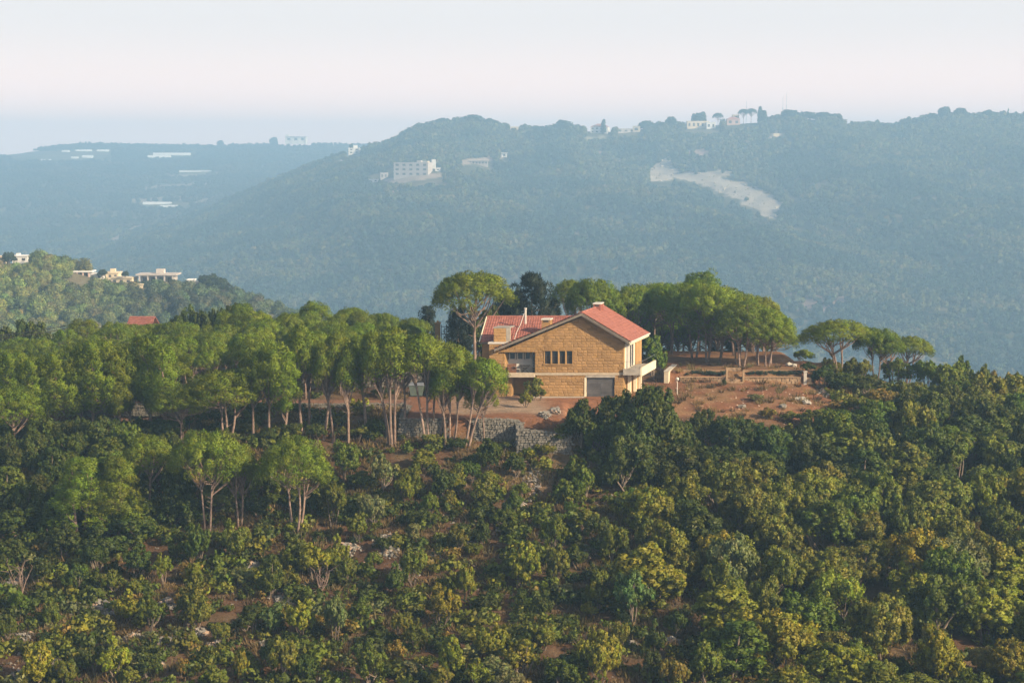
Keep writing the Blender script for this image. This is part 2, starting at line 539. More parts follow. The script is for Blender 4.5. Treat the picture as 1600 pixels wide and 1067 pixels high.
def leaf_cloud(cent, rad, per, size, r, up=.25, flat=1.0, aspect=1.5, lift=.7, tint=(.72, 1.28), hue=.12):
    """leaf-sized quads on the shells of the clumps `cent` with radii `rad`"""
    n = len(cent)
    d = sphere_dirs(n * per, r).reshape(n, per, 3)
    d[..., 2] = d[..., 2] * 1.0 + up * r.random((n, per))
    d = unit(d)
    shell = (.60 + .62 * r.random((n, per, 1)))
    p = cent[:, None, :] + d * rad[:, None, None] * shell * np.array([1, 1, flat])
    p = p.reshape(-1, 3); nd = d.reshape(-1, 3)
    nd = unit(nd * lift + r.normal(size=nd.shape) * .36)
    t = unit(np.cross(nd, r.normal(size=nd.shape)))
    b = np.cross(nd, t)
    s = size * (.6 + .8 * r.random(len(p)))[:, None]
    v = np.stack([p - t * s * aspect * .5, p + b * s * .5, p + t * s * aspect * .5, p - b * s * .5], 1).reshape(-1, 3)
    f = np.arange(len(v)).reshape(-1, 4)
    vn = clump_normals(p, d.reshape(-1, 3), cent, r)
    f = face_out(v, f, vn)
    ct = (tint[0] + (tint[1] - tint[0]) * r.random(n))
    hh = 1 + hue * (r.random((n, 3)) - .5) * np.array([2.2, 1, 1.6])
    c = (ct[:, None] * hh)[:, None, :] * (.85 + .3 * r.random((n, per, 1)))
    c = np.repeat(c.reshape(-1, 3), 4, 0)
    return v, f, c, np.repeat(vn, 4, 0)

def needle_cloud(cent, rad, per, r, length=.34, width=.075, up=.55, tint=(.82, 1.18)):
    """pine tufts: thin blades that fan outward and upward from every clump"""
    n = len(cent)
    d = sphere_dirs(n * per, r).reshape(n, per, 3)
    d[..., 2] += up * r.random((n, per))
    d = unit(d)
    p = (cent[:, None, :] + d * rad[:, None, None] * (.66 + .30 * r.random((n, per, 1)))).reshape(-1, 3)
    dd = unit(d.reshape(-1, 3) * .8 + r.normal(size=(n * per, 3)) * .45 + np.array([0, 0, .25]))
    t = unit(np.cross(dd, r.normal(size=dd.shape)))
    L = length * (.7 + .6 * r.random(len(p)))[:, None]
    v = np.stack([p - t * width, p + t * width, p + dd * L + t * width * .35, p + dd * L - t * width * .35], 1).reshape(-1, 3)
    f = np.arange(len(v)).reshape(-1, 4)
    vn = clump_normals(p, d.reshape(-1, 3), cent, r, .62, .42, .16)
    f = face_out(v, f, vn)
    ct = tint[0] + (tint[1] - tint[0]) * r.random(n)
    hh = 1 + .12 * (r.random((n, 3)) - .5) * np.array([2.4, 1, 1.4])
    c = (ct[:, None] * hh)[:, None, :] * (.82 + .36 * r.random((n, per, 1)))
    return v, f, np.repeat(c.reshape(-1, 3), 4, 0), np.repeat(vn, 4, 0)

# ================================================================ GROUND (one sheet to the far ridge)
def poly_mask(px, py, poly):
    inside = np.zeros(px.shape, bool)
    n = len(poly)
    for i in range(n):
        x0, y0 = poly[i]; x1, y1 = poly[(i + 1) % n]
        c = ((y0 > py) != (y1 > py))
        with np.errstate(divide='ignore', invalid='ignore'):
            xi = (x1 - x0) * (py - y0) / (y1 - y0 if y1 != y0 else 1e-9) + x0
        inside ^= c & (px < xi)
    return inside

SCAR = [(1012, 268), (1022, 258), (1046, 243), (1052, 248), (1050, 262), (1075, 268), (1120, 274), (1150, 282), (1180, 292), (1208, 305), (1220, 318), (1212, 342),
        (1190, 336), (1176, 324), (1158, 316), (1130, 303), (1104, 292), (1078, 283), (1052, 278), (1030, 284), (1014, 282)]
PATCHES = [  # bare or lightly grown ground across the valley: outline in the photograph, colour
    ([(578, 316), (600, 304), (625, 296), (660, 292), (664, 298), (630, 306), (604, 314), (582, 321)], (.50, .33, .25)),
    ([(560, 298), (590, 286), (600, 288), (566, 305)], (.42, .32, .26)),
    ([(600, 280), (690, 270), (700, 276), (640, 284), (604, 290)], (.36, .29, .23)),
    ([(690, 254), (790, 242), (792, 247), (700, 262)], (.40, .32, .25)),
    ([(720, 312), (766, 310), (764, 315), (724, 317)], (.40, .32, .26)),
    ([(1198, 218), (1212, 204), (1222, 210), (1210, 217)], (.62, .53, .42)),
    ([(880, 216), (945, 213), (944, 224), (884, 226)], (.33, .30, .19)),
    ([(1070, 236), (1110, 232), (1106, 246), (1080, 247)], (.40, .30, .26)),
    ([(930, 238), (944, 236), (948, 250), (938, 248)], (.40, .30, .25)),
    ([(960, 248), (975, 250), (970, 266), (962, 262)], (.38, .30, .26)),
    ([(1100, 268), (1140, 266), (1142, 275), (1104, 276)], (.40, .36, .30)),
    ([(1480, 370), (1520, 350), (1600, 330), (1640, 345), (1600, 370), (1500, 385)], (.26, .22, .19)),
    ([(1230, 448), (1300, 450), (1340, 470), (1320, 490), (1240, 484)], (.30, .22, .19)),
    ([(200, 312), (300, 306), (296, 312), (206, 318)], (.33, .27, .2)),
    ([(222, 292), (336, 284), (330, 291), (226, 299)], (.32, .26, .19)),
    ([(262, 276), (350, 268), (346, 274), (268, 281)], (.32, .27, .2)),
    ([(150, 384), (180, 370), (220, 350), (224, 354), (190, 374), (156, 388)], (.36, .29, .22)),
    ([(300, 318), (345, 303), (350, 307), (312, 322)], (.36, .29, .22)),
]

def build_ground():
    az_in = np.linspace(R(-22), R(22), 392)
    az_out = np.linspace(R(22), R(338), 48)[1:-1]
    az = np.concatenate([az_in, az_out])
    rad = np.concatenate([[3], np.arange(12, 72, 8.), np.arange(72, 128, 1.0), np.arange(128, 166, .5), np.arange(166, 250, 2.0), np.arange(250, 340, 8.),
                          np.arange(340, 620, 5.), np.arange(620, 1200, 26.), np.arange(1200, 1700, 8.0), np.arange(1700, 2250, 5.5), np.arange(2250, 3540, 22.), np.arange(3540, 3900, 90.)])
    na, nr = len(az), len(rad)
    A, Rr = np.meshgrid(az, rad)
    x = np.sin(A) * Rr; y = np.cos(A) * Rr
    z = H(x, y)
    px, py = to_px_np(x, y, z)
    px[y < 5] = -1e4
    # albedo of bare ground, by place
    n1 = fbm(x * .12, y * .12, 51); n2 = fbm(x * .45, y * .45, 52)
    c = np.zeros(x.shape + (3,))
    def mix(m, col):
        m = np.clip(m, 0, 1)[..., None]
        c[:] = c * (1 - m) + np.array(col) * m
    c[:] = (.125, .070, .040)
    mix(sstep(.4, .65, n1), (.10, .062, .036))
    mix(sstep(.5, .7, n2) * .6, (.18, .13, .07))
    red = .85 * sstep(146, 150, y) * sstep(46, 30, x) * sstep(9, 12, x) * sstep(190, 178, y)
    mix(red, (.255, .115, .06)); mix(red * sstep(.42, .62, n2) * .75, (.27, .17, .085)); mix(red * sstep(.5, .7, fbm(x * .9, y * .9, 57)) * .5, (.19, .10, .055))
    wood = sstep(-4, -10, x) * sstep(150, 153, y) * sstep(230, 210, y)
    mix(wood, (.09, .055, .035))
    drive = sstep(-9.7, -9.3, x) * sstep(136.9, 137.1, y) * sstep(11, 8, x) * sstep(151, 150, y)
    mix(drive, (.27, .125, .068))
    road = sstep(145.1, 145.3, y) * sstep(149, 148.4, y) * sstep(-8, -10, x) * sstep(-46, -40, x)
    mix(road, (.24, .13, .085))
    pale = sstep(-8, -3.5, x) * sstep(139.2, 141.5, y + (n2 - .5) * 3) * sstep(4.6, 2.0, x + (n1 - .5) * 4) * sstep(151, 149.5, y)
    mix(pale * (.7 + .3 * n2), (.38, .28, .195))
    rut = np.exp(-((y - 141.6 - .02 * (x + 3) ** 2 * .3) / .22) ** 2) + np.exp(-((y - 143.2 - .02 * (x + 3) ** 2 * .3) / .22) ** 2)
    mix(rut * drive * .5 * sstep(.3, .6, n2), (.36, .26, .18))
    far = sstep(300, 420, y)
    mix(far, (.085, .085, .04))
    mix(far * sstep(.42, .62, fbm(x / 90, y / 22, 61)), (.17, .145, .085))
    fm = y > 900
    for poly, col in PATCHES:
        m = poly_mask(px, py, poly) & fm
        c[m] = np.array(col) * (.85 + .3 * fbm(x[m] / 9, y[m] / 9, 71))[:, None]
    m = poly_mask(px + (fbm(x / 14, y / 14, 75) - .5) * 18, py + (fbm(x / 14, y / 14, 76) - .5) * 12, SCAR) & fm
    c[m] = np.array((.50, .44, .36)) * (.62 + .6 * fbm(x[m] / 10, y[m] / 14, 73))[:, None]
    z = z + np.where(m, (fbm(x / 14, y / 14, 78) - .5) * 2.5, 0)      # broken quarry floor
    c *= .86
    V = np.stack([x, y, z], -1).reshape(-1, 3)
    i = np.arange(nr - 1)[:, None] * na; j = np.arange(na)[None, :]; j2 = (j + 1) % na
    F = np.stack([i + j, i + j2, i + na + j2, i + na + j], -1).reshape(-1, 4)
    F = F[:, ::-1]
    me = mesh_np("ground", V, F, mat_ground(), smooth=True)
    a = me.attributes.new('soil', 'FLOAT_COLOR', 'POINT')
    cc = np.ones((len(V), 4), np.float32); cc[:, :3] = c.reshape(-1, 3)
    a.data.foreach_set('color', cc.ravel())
    o = link("ground", me)
    tag(o, "red-brown hill and valley ground running back to the far ridges", kind='structure')
    return o
GROUND = build_ground()

# ================================================================ HAZE
def build_haze():
    m, n, l = new_mat("haze")
    v = n.new("ShaderNodeVolumePrincipled")
    v.inputs['Color'].default_value = (.405, .685, 1.0, 1)
    v.inputs['Density'].default_value = HAZE_DENSITY
    v.inputs['Anisotropy'].default_value = 0.0
    o = n.new("ShaderNodeOutputMaterial")
    l.new(v.outputs[0], o.inputs['Volume'])
    b = MB(); b.box((-4000, -4000, -158), (4000, 4000, 113))
    h = b.build("haze", m)
    tag(h, "pale blue morning haze filling the valley", kind='stuff')
HAZE_DENSITY = 0.00045
build_haze()

# ================================================================ FAR WOODS
LEAF_S = mat_leaf("scattered_leaf", attr='col', trans=.25)
def crown_mesh_small(seed, lumps=7, per=45, size=.55, h=1.0, w=1.0):
    r = np.random.default_rng(seed)
    cent = sphere_dirs(lumps, r) * .55 * np.array([w, w, h * .9]) + np.array([0, 0, h])
    cent = np.concatenate([cent, [[0, 0, h]]])
    rad = np.concatenate([.42 + .22 * r.random(lumps), [.7]])
    v, f, c, vn = leaf_cloud(cent, rad, per, size * .5, r, up=.4)
    return mesh_np("crown", v, f, LEAF_S, tint=c, vn=vn)
FAR_SRC = [proto("far_crown", crown_mesh_small(100 + i, 7, 40, .62, h=(.8, .9, 1.0, 1.25)[i], w=(1.1, 1, .95, .75)[i])) for i in range(4)]

def far_col(x, y, n, base, warm):
    r = rng.random((n, 1))
    k = sstep(.42, .66, fbm(x / 45, y / 45, 91) + .20 * sstep(1350, 1580, y / FK) * sstep(-350, 250, x))[:, None]  # crowns on the upper right turn olive: sunlight put into their colour
    col = np.array(base) * (1 - k) + np.array(warm) * k
    return col * (.75 + .5 * r) * (1 + .25 * (rng.random((n, 3)) - .5))

def far_woods():
    # massif
    n = 120000
    yy = np.sqrt(rng.uniform((640 * FK) ** 2, (1735 * FK) ** 2, n)); xx = yy * np.tan(rng.uniform(R(-21), R(21), n))
    zz = H(xx, yy)
    px, py = to_px_np(xx, yy, zz)
    keep = rng.random(n) < (.22 + .70 * sstep(.38, .58, .6 * fbm(xx / 80, yy / 26, 93) + .4 * fbm(xx / 260, yy / 200, 94)))
    for poly, pc in PATCHES: keep &= ~(poly_mask(px, py, poly) & (rng.random(n) < (.93 if pc[0] > .345 else .45)))
    for dy in (0, -6, -11): keep &= ~(poly_mask(px, py + dy, SCAR) & (rng.random(n) < .98))
    for bx, by, bw, bh in FAR_CLEAR:
        keep &= ~((np.abs(px - bx) < bw) & (py > by - 2) & (py < by + bh))
    xx, yy, zz = xx[keep], yy[keep], zz[keep]; m = len(xx)
    top = sstep(1500, 1690, yy / FK)
    s = (2.2 + 1.6 * rng.random(m)) * (1 + .2 * top * rng.random(m) ** 2)
    col = far_col(xx, yy, m, (.042, .071, .046), (.125, .134, .050))
    scatter("far_wood", np.stack([xx, yy, zz - .4], 1), np.stack([s, s, s * (.9 + .5 * rng.random(m))], 1), rng.random(m) * 6.28, col, FAR_SRC,
            "hazy blue-green wood covering the mountainside across the valley")
    # far ridge at the left
    n = 38000
    yy = np.sqrt(rng.uniform((1300 * FK) ** 2, (2730 * FK) ** 2, n)); xx = yy * np.tan(rng.uniform(R(-21), R(-4), n))
    zz = H(xx, yy); px, py = to_px_np(xx, yy, zz)
    xm = np.interp(xx, *_mass)
    keep = (rng.random(n) < (.25 + .6 * sstep(.35, .6, fbm(xx / 90, yy / 40, 95)))) & (yy > 1745 * FK)
    for poly, _ in PATCHES: keep &= ~(poly_mask(px, py, poly) & (rng.random(n) < .9))
    for bx, by, bw, bh in FAR_CLEAR:
        keep &= ~((np.abs(px - bx) < bw) & (py > by - 2) & (py < by + bh))
    xx, yy, zz = xx[keep], yy[keep], zz[keep]; m = len(xx)
    s = 2.4 + 1.8 * rng.random(m)
    scatter("distant_wood", np.stack([xx, yy, zz - .4], 1), np.stack([s, s, s * (.8 + .4 * rng.random(m))], 1), rng.random(m) * 6.28,
            far_col(xx, yy, m, (.042, .060, .030), (.085, .085, .045)), FAR_SRC, "pale blue scrub and trees on the farthest ridge at the left")
    # wooded hill at middle distance
    n = 5200
    yy = rng.uniform(415, 600, n); xx = rng.uniform(-225, 40, n)
    zz = H(xx, yy); px, py = to_px_np(xx, yy, zz)
    keep = zz > -95
    for bx, by, bw, bh in MID_CLEAR:
        keep &= ~((np.abs(px - bx) < bw) & (py > by) & (py < by + bh))
    xx, yy, zz = xx[keep], yy[keep], zz[keep]; m = len(xx)
    s = 1.5 + 1.2 * rng.random(m)
    k = sstep(-150, -95, xx)[:, None]
    base = np.array((.20, .233, .063)) * (1 - k) + np.array((.10, .13, .06)) * k
    col = base * (.65 + .7 * rng.random((m, 1))) * (1 + .3 * (rng.random((m, 3)) - .5))
    dry = (rng.random(m) < .05)[:, None]
    col = np.where(dry, np.array((.195, .178, .076)), col)
    scatter("hill_wood", np.stack([xx, yy, zz - .3], 1), np.stack([s, s, s * (.85 + .4 * rng.random(m))], 1), rng.random(m) * 6.28, col,
            [proto("hill_crown", crown_mesh_small(120 + i, 14, 190, .25, h=(.8, .95, 1.1, .9)[i])) for i in range(4)],
            "rounded green trees covering the middle hill at the left edge")
# clearings in front of buildings, in photograph pixels: centre x, top y, half width, height
FAR_CLEAR = [(648, 266, 44, 28), (936, 202, 22, 22), (986, 200, 22, 20), (1098, 193, 30, 22), (1148, 188, 16, 20), (1168, 182, 20, 22), (462, 214, 26, 16), (553, 232, 14, 22), (267, 242, 36, 8), (95, 238, 80, 16), (594, 276, 18, 14),
             (258, 318, 40, 10), (747, 252, 26, 20), (788, 241, 9, 18), (1330, 182, 10, 18), (1268, 180, 9, 18), (1213, 210, 12, 12), (842, 186, 10, 18), (804, 202, 10, 10), (533, 253, 8, 8), (305, 267, 28, 6), (20, 238, 24, 8)]
MID_CLEAR = [(20, 404, 34, 26), (130, 430, 18, 26), (156, 434, 22, 24), (185, 436, 26, 20), (240, 440, 46, 20), (302, 444, 20, 16)]
far_woods()

# ================================================================ TREE KINDS
LEAF = mat_leaf("leaf", trans=.28)
NEEDLE = mat_leaf("needle", trans=.22, rough=.6)
BARK_P = mat_surface("pine_bark", (.26, .187, .148), rough=.9, noise=3, amp=.3, bump=.6, col2=(.15, .10, .08))
BARK_G = mat_surface("grey_bark", (.22, .17, .13), rough=.9, noise=4, amp=.3, bump=.5, col2=(.11, .085, .065))

def bend(p0, p1, n, sag, r):
    p0 = Vector(p0); p1 = Vector(p1)
    off = Vector((r.normal() * sag, r.normal() * sag, 0))
    return [p0.lerp(p1, i / (n - 1)) + off * math.sin(math.pi * i / (n - 1)) for i in range(n)]

PINE_FORM = {'umbrella': (3.2, .42), 'dome': (4.2, .62), 'deep': (5.4, .80), 'tall': (5.9, .8), 'conic': (7.0, .9)}
def pine_parts(seed, form, stems=1, Rc=2.6, H=9.0):
    """stone pine: bare forked stems that fan out under a dense crown of tufts. Returns trunk mesh, crown mesh, crown radius"""
    r = np.random.default_rng(seed)
    D, low = PINE_FORM[form]
    nc = int({'umbrella': 62, 'dome': 68, 'deep': 74, 'tall': 84, 'conic': 70}[form] * Rc)
    z1 = H - .35; zb = H - D
    cs = []
    lob = [(r.uniform(0, 6.28), r.uniform(.8, 1.15)) for _ in range(5)]
    while len(cs) < nc:
        if form == 'conic':
            t = r.random() ** .8
            rr = Rc * (1.05 - .78 * t ** 1.3) * math.sqrt(r.uniform(.25, 1)); a = r.uniform(0, 6.28)
            cs.append((rr * math.cos(a), rr * math.sin(a), zb + D * t * .96 - .12 * rr)); continue
        a = r.uniform(0, 6.28); q = math.sqrt(r.random())
        w = 1 + .16 * sum(math.cos(a * (k + 1) + lob[k][0]) * .5 for k in range(3))
        rr = Rc * q * w
        if form == 'tall':
            t = r.random()
            prof = math.sqrt(max(0, 1 - (2 * t - .85) ** 2 / 1.5)) if t > .1 else .5
            rr = Rc * w * prof * math.sqrt(r.uniform(.35, 1)); cs.append((rr * math.cos(a), rr * math.sin(a), zb + D * t)); continue
        top = D * math.sqrt(max(0, 1 - q ** 2.4)) * .86
        bot = D * .22 * (1 - q) + D * .10 * math.sin(3 * a + lob[0][0])
        t = 1 - low * r.random() ** 1.6
        cs.append((rr * math.cos(a), rr * math.sin(a), zb + bot + (top - bot) * max(t, 0) + r.normal() * .08))
    cs = np.array(cs)
    lean = np.array([r.normal() * .25, r.normal() * .25, 0])
    rad = .32 + .26 * r.random(nc)
    v, f, c, vn = needle_cloud(cs, rad, 112, r, length=.15, width=.030, up=.35)
    crown = mesh_np("crown", v, f, NEEDLE, tint=c, vn=vn)
    # stems and limbs
    b = MB()
    tops = []
    base_r = .145 if stems == 1 else .11
    for s in range(stems):
        if stems == 1:
            p0 = Vector((0, 0, -.5)); p1 = Vector((lean[0], lean[1], zb + (.3 if form in ('umbrella', 'dome', 'deep') else D * .6)))
        else:
            a = 6.28 * s / stems + r.uniform(-.5, .5)
            p0 = Vector((.16 * math.cos(a), .16 * math.sin(a), -.5)); k = r.uniform(.35, .65) * min(1.0, Rc * .42)
            p1 = Vector((k * 1.3 * math.cos(a), k * 1.3 * math.sin(a), zb + r.uniform(-.2, .5) * min(D, 3) * .6 + (0 if form in ('umbrella', 'dome', 'deep') else D * .5)))
        pts = bend(p0, p1, 7, .16, r)
        b.tube(pts, [base_r * (1.15 - .6 * i / 6) for i in range(7)], 7)
        tops.append(pts)
    order = r.permutation(nc)[:26 if form != 'conic' else 30]
    for i in order:
        q = Vector(cs[i])
        st = min(tops, key=lambda P: min((Vector((p.x, p.y, 0)) - Vector((q.x, q.y, 0))).length for p in P[3:]))
        if form in ('umbrella', 'dome', 'deep'):
            t = r.uniform(.62, 1.0)
        else:
            t = min(1.0, max(.25, (q.z - .5) / max(st[-1].z, .1) - .08))
        kk = t * (len(st) - 1); k0 = min(int(kk), len(st) - 2)
        p0 = st[k0].lerp(st[k0 + 1], kk - k0)
        mid = p0.lerp(q, .55) + Vector((0, 0, -.12 * (q - p0).length * (1 if form != 'conic' else .2)))
        b.tube([p0, p0.lerp(mid, .55), mid, mid.lerp(q, .6) + Vector((0, 0, .05)), q], [.075, .062, .05, .036, .02], 5, cap=False)
    for _ in range(5):      # dead stubs below the crown
        st = tops[r.integers(len(tops))]; t = r.uniform(.4, .75); kk = t * 6; k0 = int(kk)
        p0 = st[k0].lerp(st[k0 + 1], kk - k0); a = r.uniform(0, 6.28)
        b.tube([p0, p0 + Vector((.55 * math.cos(a), .55 * math.sin(a), .25))], [.03, .01], 4, cap=False)
    return b.mesh("trunk", BARK_P, smooth=True), crown, Rc

def bush_parts(seed, form='round', leaf=.16, Hh=3.0):
    """broad-leaved evergreen: clumps on clumps, open underneath, several thin stems"""
    r = np.random.default_rng(seed)
    big = {'round': 11, 'tall': 11, 'broad': 13, 'open': 9, 'tree': 16}[form]
    W, T = {'round': (1.35, 1.15), 'tall': (1.0, 1.5), 'broad': (1.75, .95), 'open': (1.45, 1.1), 'tree': (1.6, 1.35)}[form]
    zc = Hh - T - .25
    d = sphere_dirs(big, r); d[:, 2] = np.abs(d[:, 2]) * 1.1 - .35; d = unit(d)
    c0 = d * np.array([W, W, T]) * (.62 + .3 * r.random((big, 1))) + np.array([0, 0, zc])
    r0 = (.42 + .26 * r.random(big)) * (W + T) / 2.7
    cents, rads = [], []
    ns = 17 if form != 'open' else 10
    for i in range(big):
        dd = sphere_dirs(ns, r); dd[:, 2] += .25; dd = unit(dd)
        cents.append(c0[i] + dd * r0[i] * (.6 + .4 * r.random((ns, 1))))
        rads.append(r0[i] * (.20 + .20 * r.random(ns)))
    # a filled heart so that light does not leak straight through
    hh = sphere_dirs(8, r) * np.array([W, W, T]) * .4 + np.array([0, 0, zc]); cents.append(hh); rads.append(np.full(8, .5))
    cents = np.concatenate(cents); rads = np.concatenate(rads)
    per = 56 if form != 'open' else 56
    v, f, c, vn = leaf_cloud(cents, rads, per, leaf, r, up=.35)
    crown = mesh_np("crown", v, f, LEAF, tint=c, vn=vn)
    b = MB()
    for s in range(3 if form != 'tree' else 4):
        a = r.uniform(0, 6.28); p0 = Vector((.12 * math.cos(a), .12 * math.sin(a), -.5))
        q = Vector(c0[r.integers(big)])
        b.tube(bend(p0, q, 6, .12, r), [.085, .075, .065, .05, .04, .025], 5, cap=False)
        for _ in range(2):
            q2 = Vector(c0[r.integers(big)]); p2 = p0.lerp(q, .45)
            b.tube(bend(p2, q2, 4, .1, r), [.05, .04, .03, .02], 4, cap=False)
    return b.mesh("trunk", BARK_G, smooth=True), crown, W + .25

def cypress_parts(seed, Hh=6.0, Rc=.7):
    r = np.random.default_rng(seed)
    n = 90
    t = r.random(n); a = r.uniform(0, 6.28, n)
    w = Rc * np.sqrt(np.clip(1 - (t * 1.02) ** 2.2, .01, 1)) * np.where(t < .1, .6 + 4 * t, 1)
    cs = np.stack([w * np.cos(a) * .7, w * np.sin(a) * .7, .4 + t * (Hh - .5)], 1)
    v, f, c, vn = needle_cloud(cs, .22 + .14 * r.random(n), 60, r, length=.26, width=.05, up=1.2)
    b = MB(); b.tube([(0, 0, -.4), (0, 0, Hh * .7)], [.14, .04], 6)
    return b.mesh("trunk", BARK_G), mesh_np("crown", v, f, NEEDLE, tint=c, vn=vn), Rc

def cedar_parts(seed, Hh=8.0, Rc=3.2):
    """dark broad conifer with level tiers"""
    r = np.random.default_rng(seed)
    cs, rad = [], []
    for k in range(9):
        t = k / 8.0; z = 1.6 + (Hh - 2.0) * t; w = Rc * (1 - t ** 4 * .62) * (.72 + .28 * min(1, t * 3)) * r.uniform(.7, 1.12)
        for _ in range(int(16 - 3 * t)):
            a = r.uniform(0, 6.28); q = w * math.sqrt(r.uniform(.1, 1))
            cs.append((q * math.cos(a), q * math.sin(a), z + .18 * q + r.normal() * .15)); rad.append(.36 + .25 * r.random())
    v, f, c, vn = needle_cloud(np.array(cs), np.array(rad), 90, r, length=.30, width=.05, up=.3)
    b = MB(); b.tube([(0, 0, -.5), (.1, 0, Hh * .5), (0, .1, Hh * .92)], [.26, .17, .04], 7)
    for i in r.permutation(len(cs))[:30]:
        q = Vector(cs[i]); b.tube([Vector((0, 0, max(1, q.z - .4))), q], [.06, .02], 4, cap=False)
    return b.mesh("trunk", BARK_G, smooth=True), mesh_np("crown", v, f, NEEDLE, tint=c, vn=vn), Rc

PINE = {}
for form, radii in (('umbrella', (2.0, 2.7, 3.4)), ('dome', (1.4, 1.9, 2.5, 3.2)), ('deep', (1.5, 2.1, 2.8)), ('tall', (1.4, 1.9, 2.4)), ('conic', (2.4, 2.7))):
    PINE[form] = [pine_parts(500 + 31 * i + 7 * k + len(form), form, st, rc) for i, rc in enumerate(radii) for k, st in enumerate((1, 2, 3) if form in ('umbrella', 'dome') else (1, 2))]
def pick_pine(form, stems, want):
    """the variant whose crown already has about the wanted width, so that nothing is stretched"""
    L = PINE[form]
    n = 3 if form in ('umbrella', 'dome') else 2
    ok = [p for i, p in enumerate(L) if stems is None or (i % n) + 1 == min(stems, n)]
    best = min(abs(math.log(p[2] / want)) for p in ok)
    return random.choice([p for p in ok if abs(math.log(p[2] / want)) < best + .02])
BUSH = {}
for form, cnt in (('round', 5), ('tall', 4), ('broad', 5), ('open', 4), ('tree', 5)):
    BUSH[form] = [bush_parts(900 + 37 * i + len(form), form, leaf=.105 if form != 'open' else .13) for i in range(cnt)]
BUSH['round'].append(bush_parts(1201, 'round', leaf=.09)); BUSH['broad'].append(bush_parts(1202, 'broad', leaf=.09))
CYPRESS = [cypress_parts(1301), cypress_parts(1302, 6.0, .95)]
CEDAR = [cedar_parts(1401), cedar_parts(1402, 8.0, 2.6)]

def grow(name, parts, loc, sx, sz, rz, col, cat, sy=None, tilt=(0, 0)):
    """one tree or shrub: an Empty at its foot with trunk and crown"""
    o = bpy.data.objects.new(name, None)
    o.empty_display_size = .3
    o.location = loc; o.rotation_euler = (tilt[0], tilt[1], rz)
    o.scale = (sx, sy if sy else sx, sz)
    COL.objects.link(o)
    t = link("trunk", parts[0], o)
    c = link("crown", parts[1], o)
    c.color = (*col, 1)
    o['category'] = cat
    return o

# leaf colours with sunlit brightness put in, lighter than on the plant
HUES = {
    'd': ((0.073, 0.098, 0.015), "dark green"),
    'g': ((0.122, 0.156, 0.018), "mid green"),
    'o': ((0.175, 0.186, 0.025), "dusty olive"),
    'y': ((0.220, 0.224, 0.022), "yellow-green"),
    'Y': ((0.268, 0.263, 0.022), "bright yellow-green"),
    'b': ((0.112, 0.165, 0.043), "bluish green"),
    't': ((0.273, 0.198, 0.042), "tan and dry"),
    'r': ((0.263, 0.132, 0.050), "rusty red"),
    's': ((0.180, 0.193, 0.067), "silvery grey-green"),
}
def hue(k, j=.18):
    c = np.array(HUES[k][0]); return tuple(c * (1 + j * (rng.random() * 2 - 1)) * (1 + .2 * (rng.random(3) - .5)))

# ================================================================ THE STONE HOUSE
STONE = mat_surface("ochre_stone", (0.359, 0.2154, 0.0877), rough=.85, noise=1.1, amp=.24, bump=.6, col2=(0.2714, 0.1586, 0.066))
JOINT = mat_surface("mortar", (0.3465, 0.2071, 0.0835), rough=.95, noise=8, amp=.2)
PLASTER = mat_surface("cream_plaster", (0.6864, 0.5984, 0.44), rough=.8, noise=1.5, amp=.10, bump=.1)
WHITE = mat_surface("white_paint", (0.5808, 0.5456, 0.4928), rough=.6, noise=4, amp=.07, bump=.08)
BAND = mat_surface("pale_band", (0.4342, 0.359, 0.2672), rough=.85, noise=3, amp=.15, bump=.1)
CONC = mat_surface("grey_concrete", (0.352, 0.3168, 0.2728), rough=.9, noise=2.5, amp=.2, bump=.3)
EAVE = mat_surface("grey_tan_eave", (0.1837, 0.1545, 0.1253), rough=.9, noise=2.5, amp=.2, bump=.2)
TILE = mat_surface("red_tile", (0.3006, 0.1169, 0.0877), rough=.75, noise=2.6, amp=.22, bump=.45, col2=(0.2129, 0.0777, 0.0585))
REDP = mat_surface("red_render", (0.2756, 0.0919, 0.0668), rough=.85, noise=3, amp=.12)
DARK = mat_surface("dark_timber", (0.0484, 0.0396, 0.0352), rough=.6, noise=5, amp=.25)
BROWN = mat_surface("brown_leather", (.20, .09, .045), rough=.5, noise=5, amp=.2)
GLASS = mat_surface("dark_glass", (.035, .04, .045), rough=.08, noise=.8, amp=.3, bump=0, spec=.8)
STEEL = mat_surface("grey_metal", (.30, .31, .32), rough=.4, noise=3, amp=.12, bump=0, metal=.6)
DOORM = mat_surface("grey_shutter", (0.1012, 0.0968, 0.1012), rough=.55, noise=2, amp=.22, bump=.1)

E1 = Vector((.9998, .012, 0)); E2 = Vector((.298, .9545, 0)); OH = Vector((10.45, 150.5, 0))
def hw(a, b, z): return OH + E1 * a + E2 * b + Vector((0, 0, z))
def fa(px): return (px - 974.0) * .0600          # pixel column on the gable wall -> metres along it
def fz(py): return (619.5 - py) * .0600
house = empty("stone_house", tuple(hw(-5, 3, 0)))
tag(house, "ochre stone house with red tiled gable roof and white balcony on the hilltop", "house")
house_inv = Matrix.Translation(-house.location)
def hb(mb, name, mat, parent=None, smooth=False):
    """house parts are built in world metres and hung under the house"""
    o = mb.build(name, mat, house if parent is None else parent, smooth)
    p = house if parent is None else parent
    if p is house:
        o.data.transform(house_inv)
    else:
        o.data.transform(Matrix.Translation(-house.location))
    return o
def box(mb, a0, a1, b0, b1, z0, z1): mb.box((a0, b0, z0), (a1, b1, z1), M=lambda a, b, z: tuple(hw(a, b, z)))

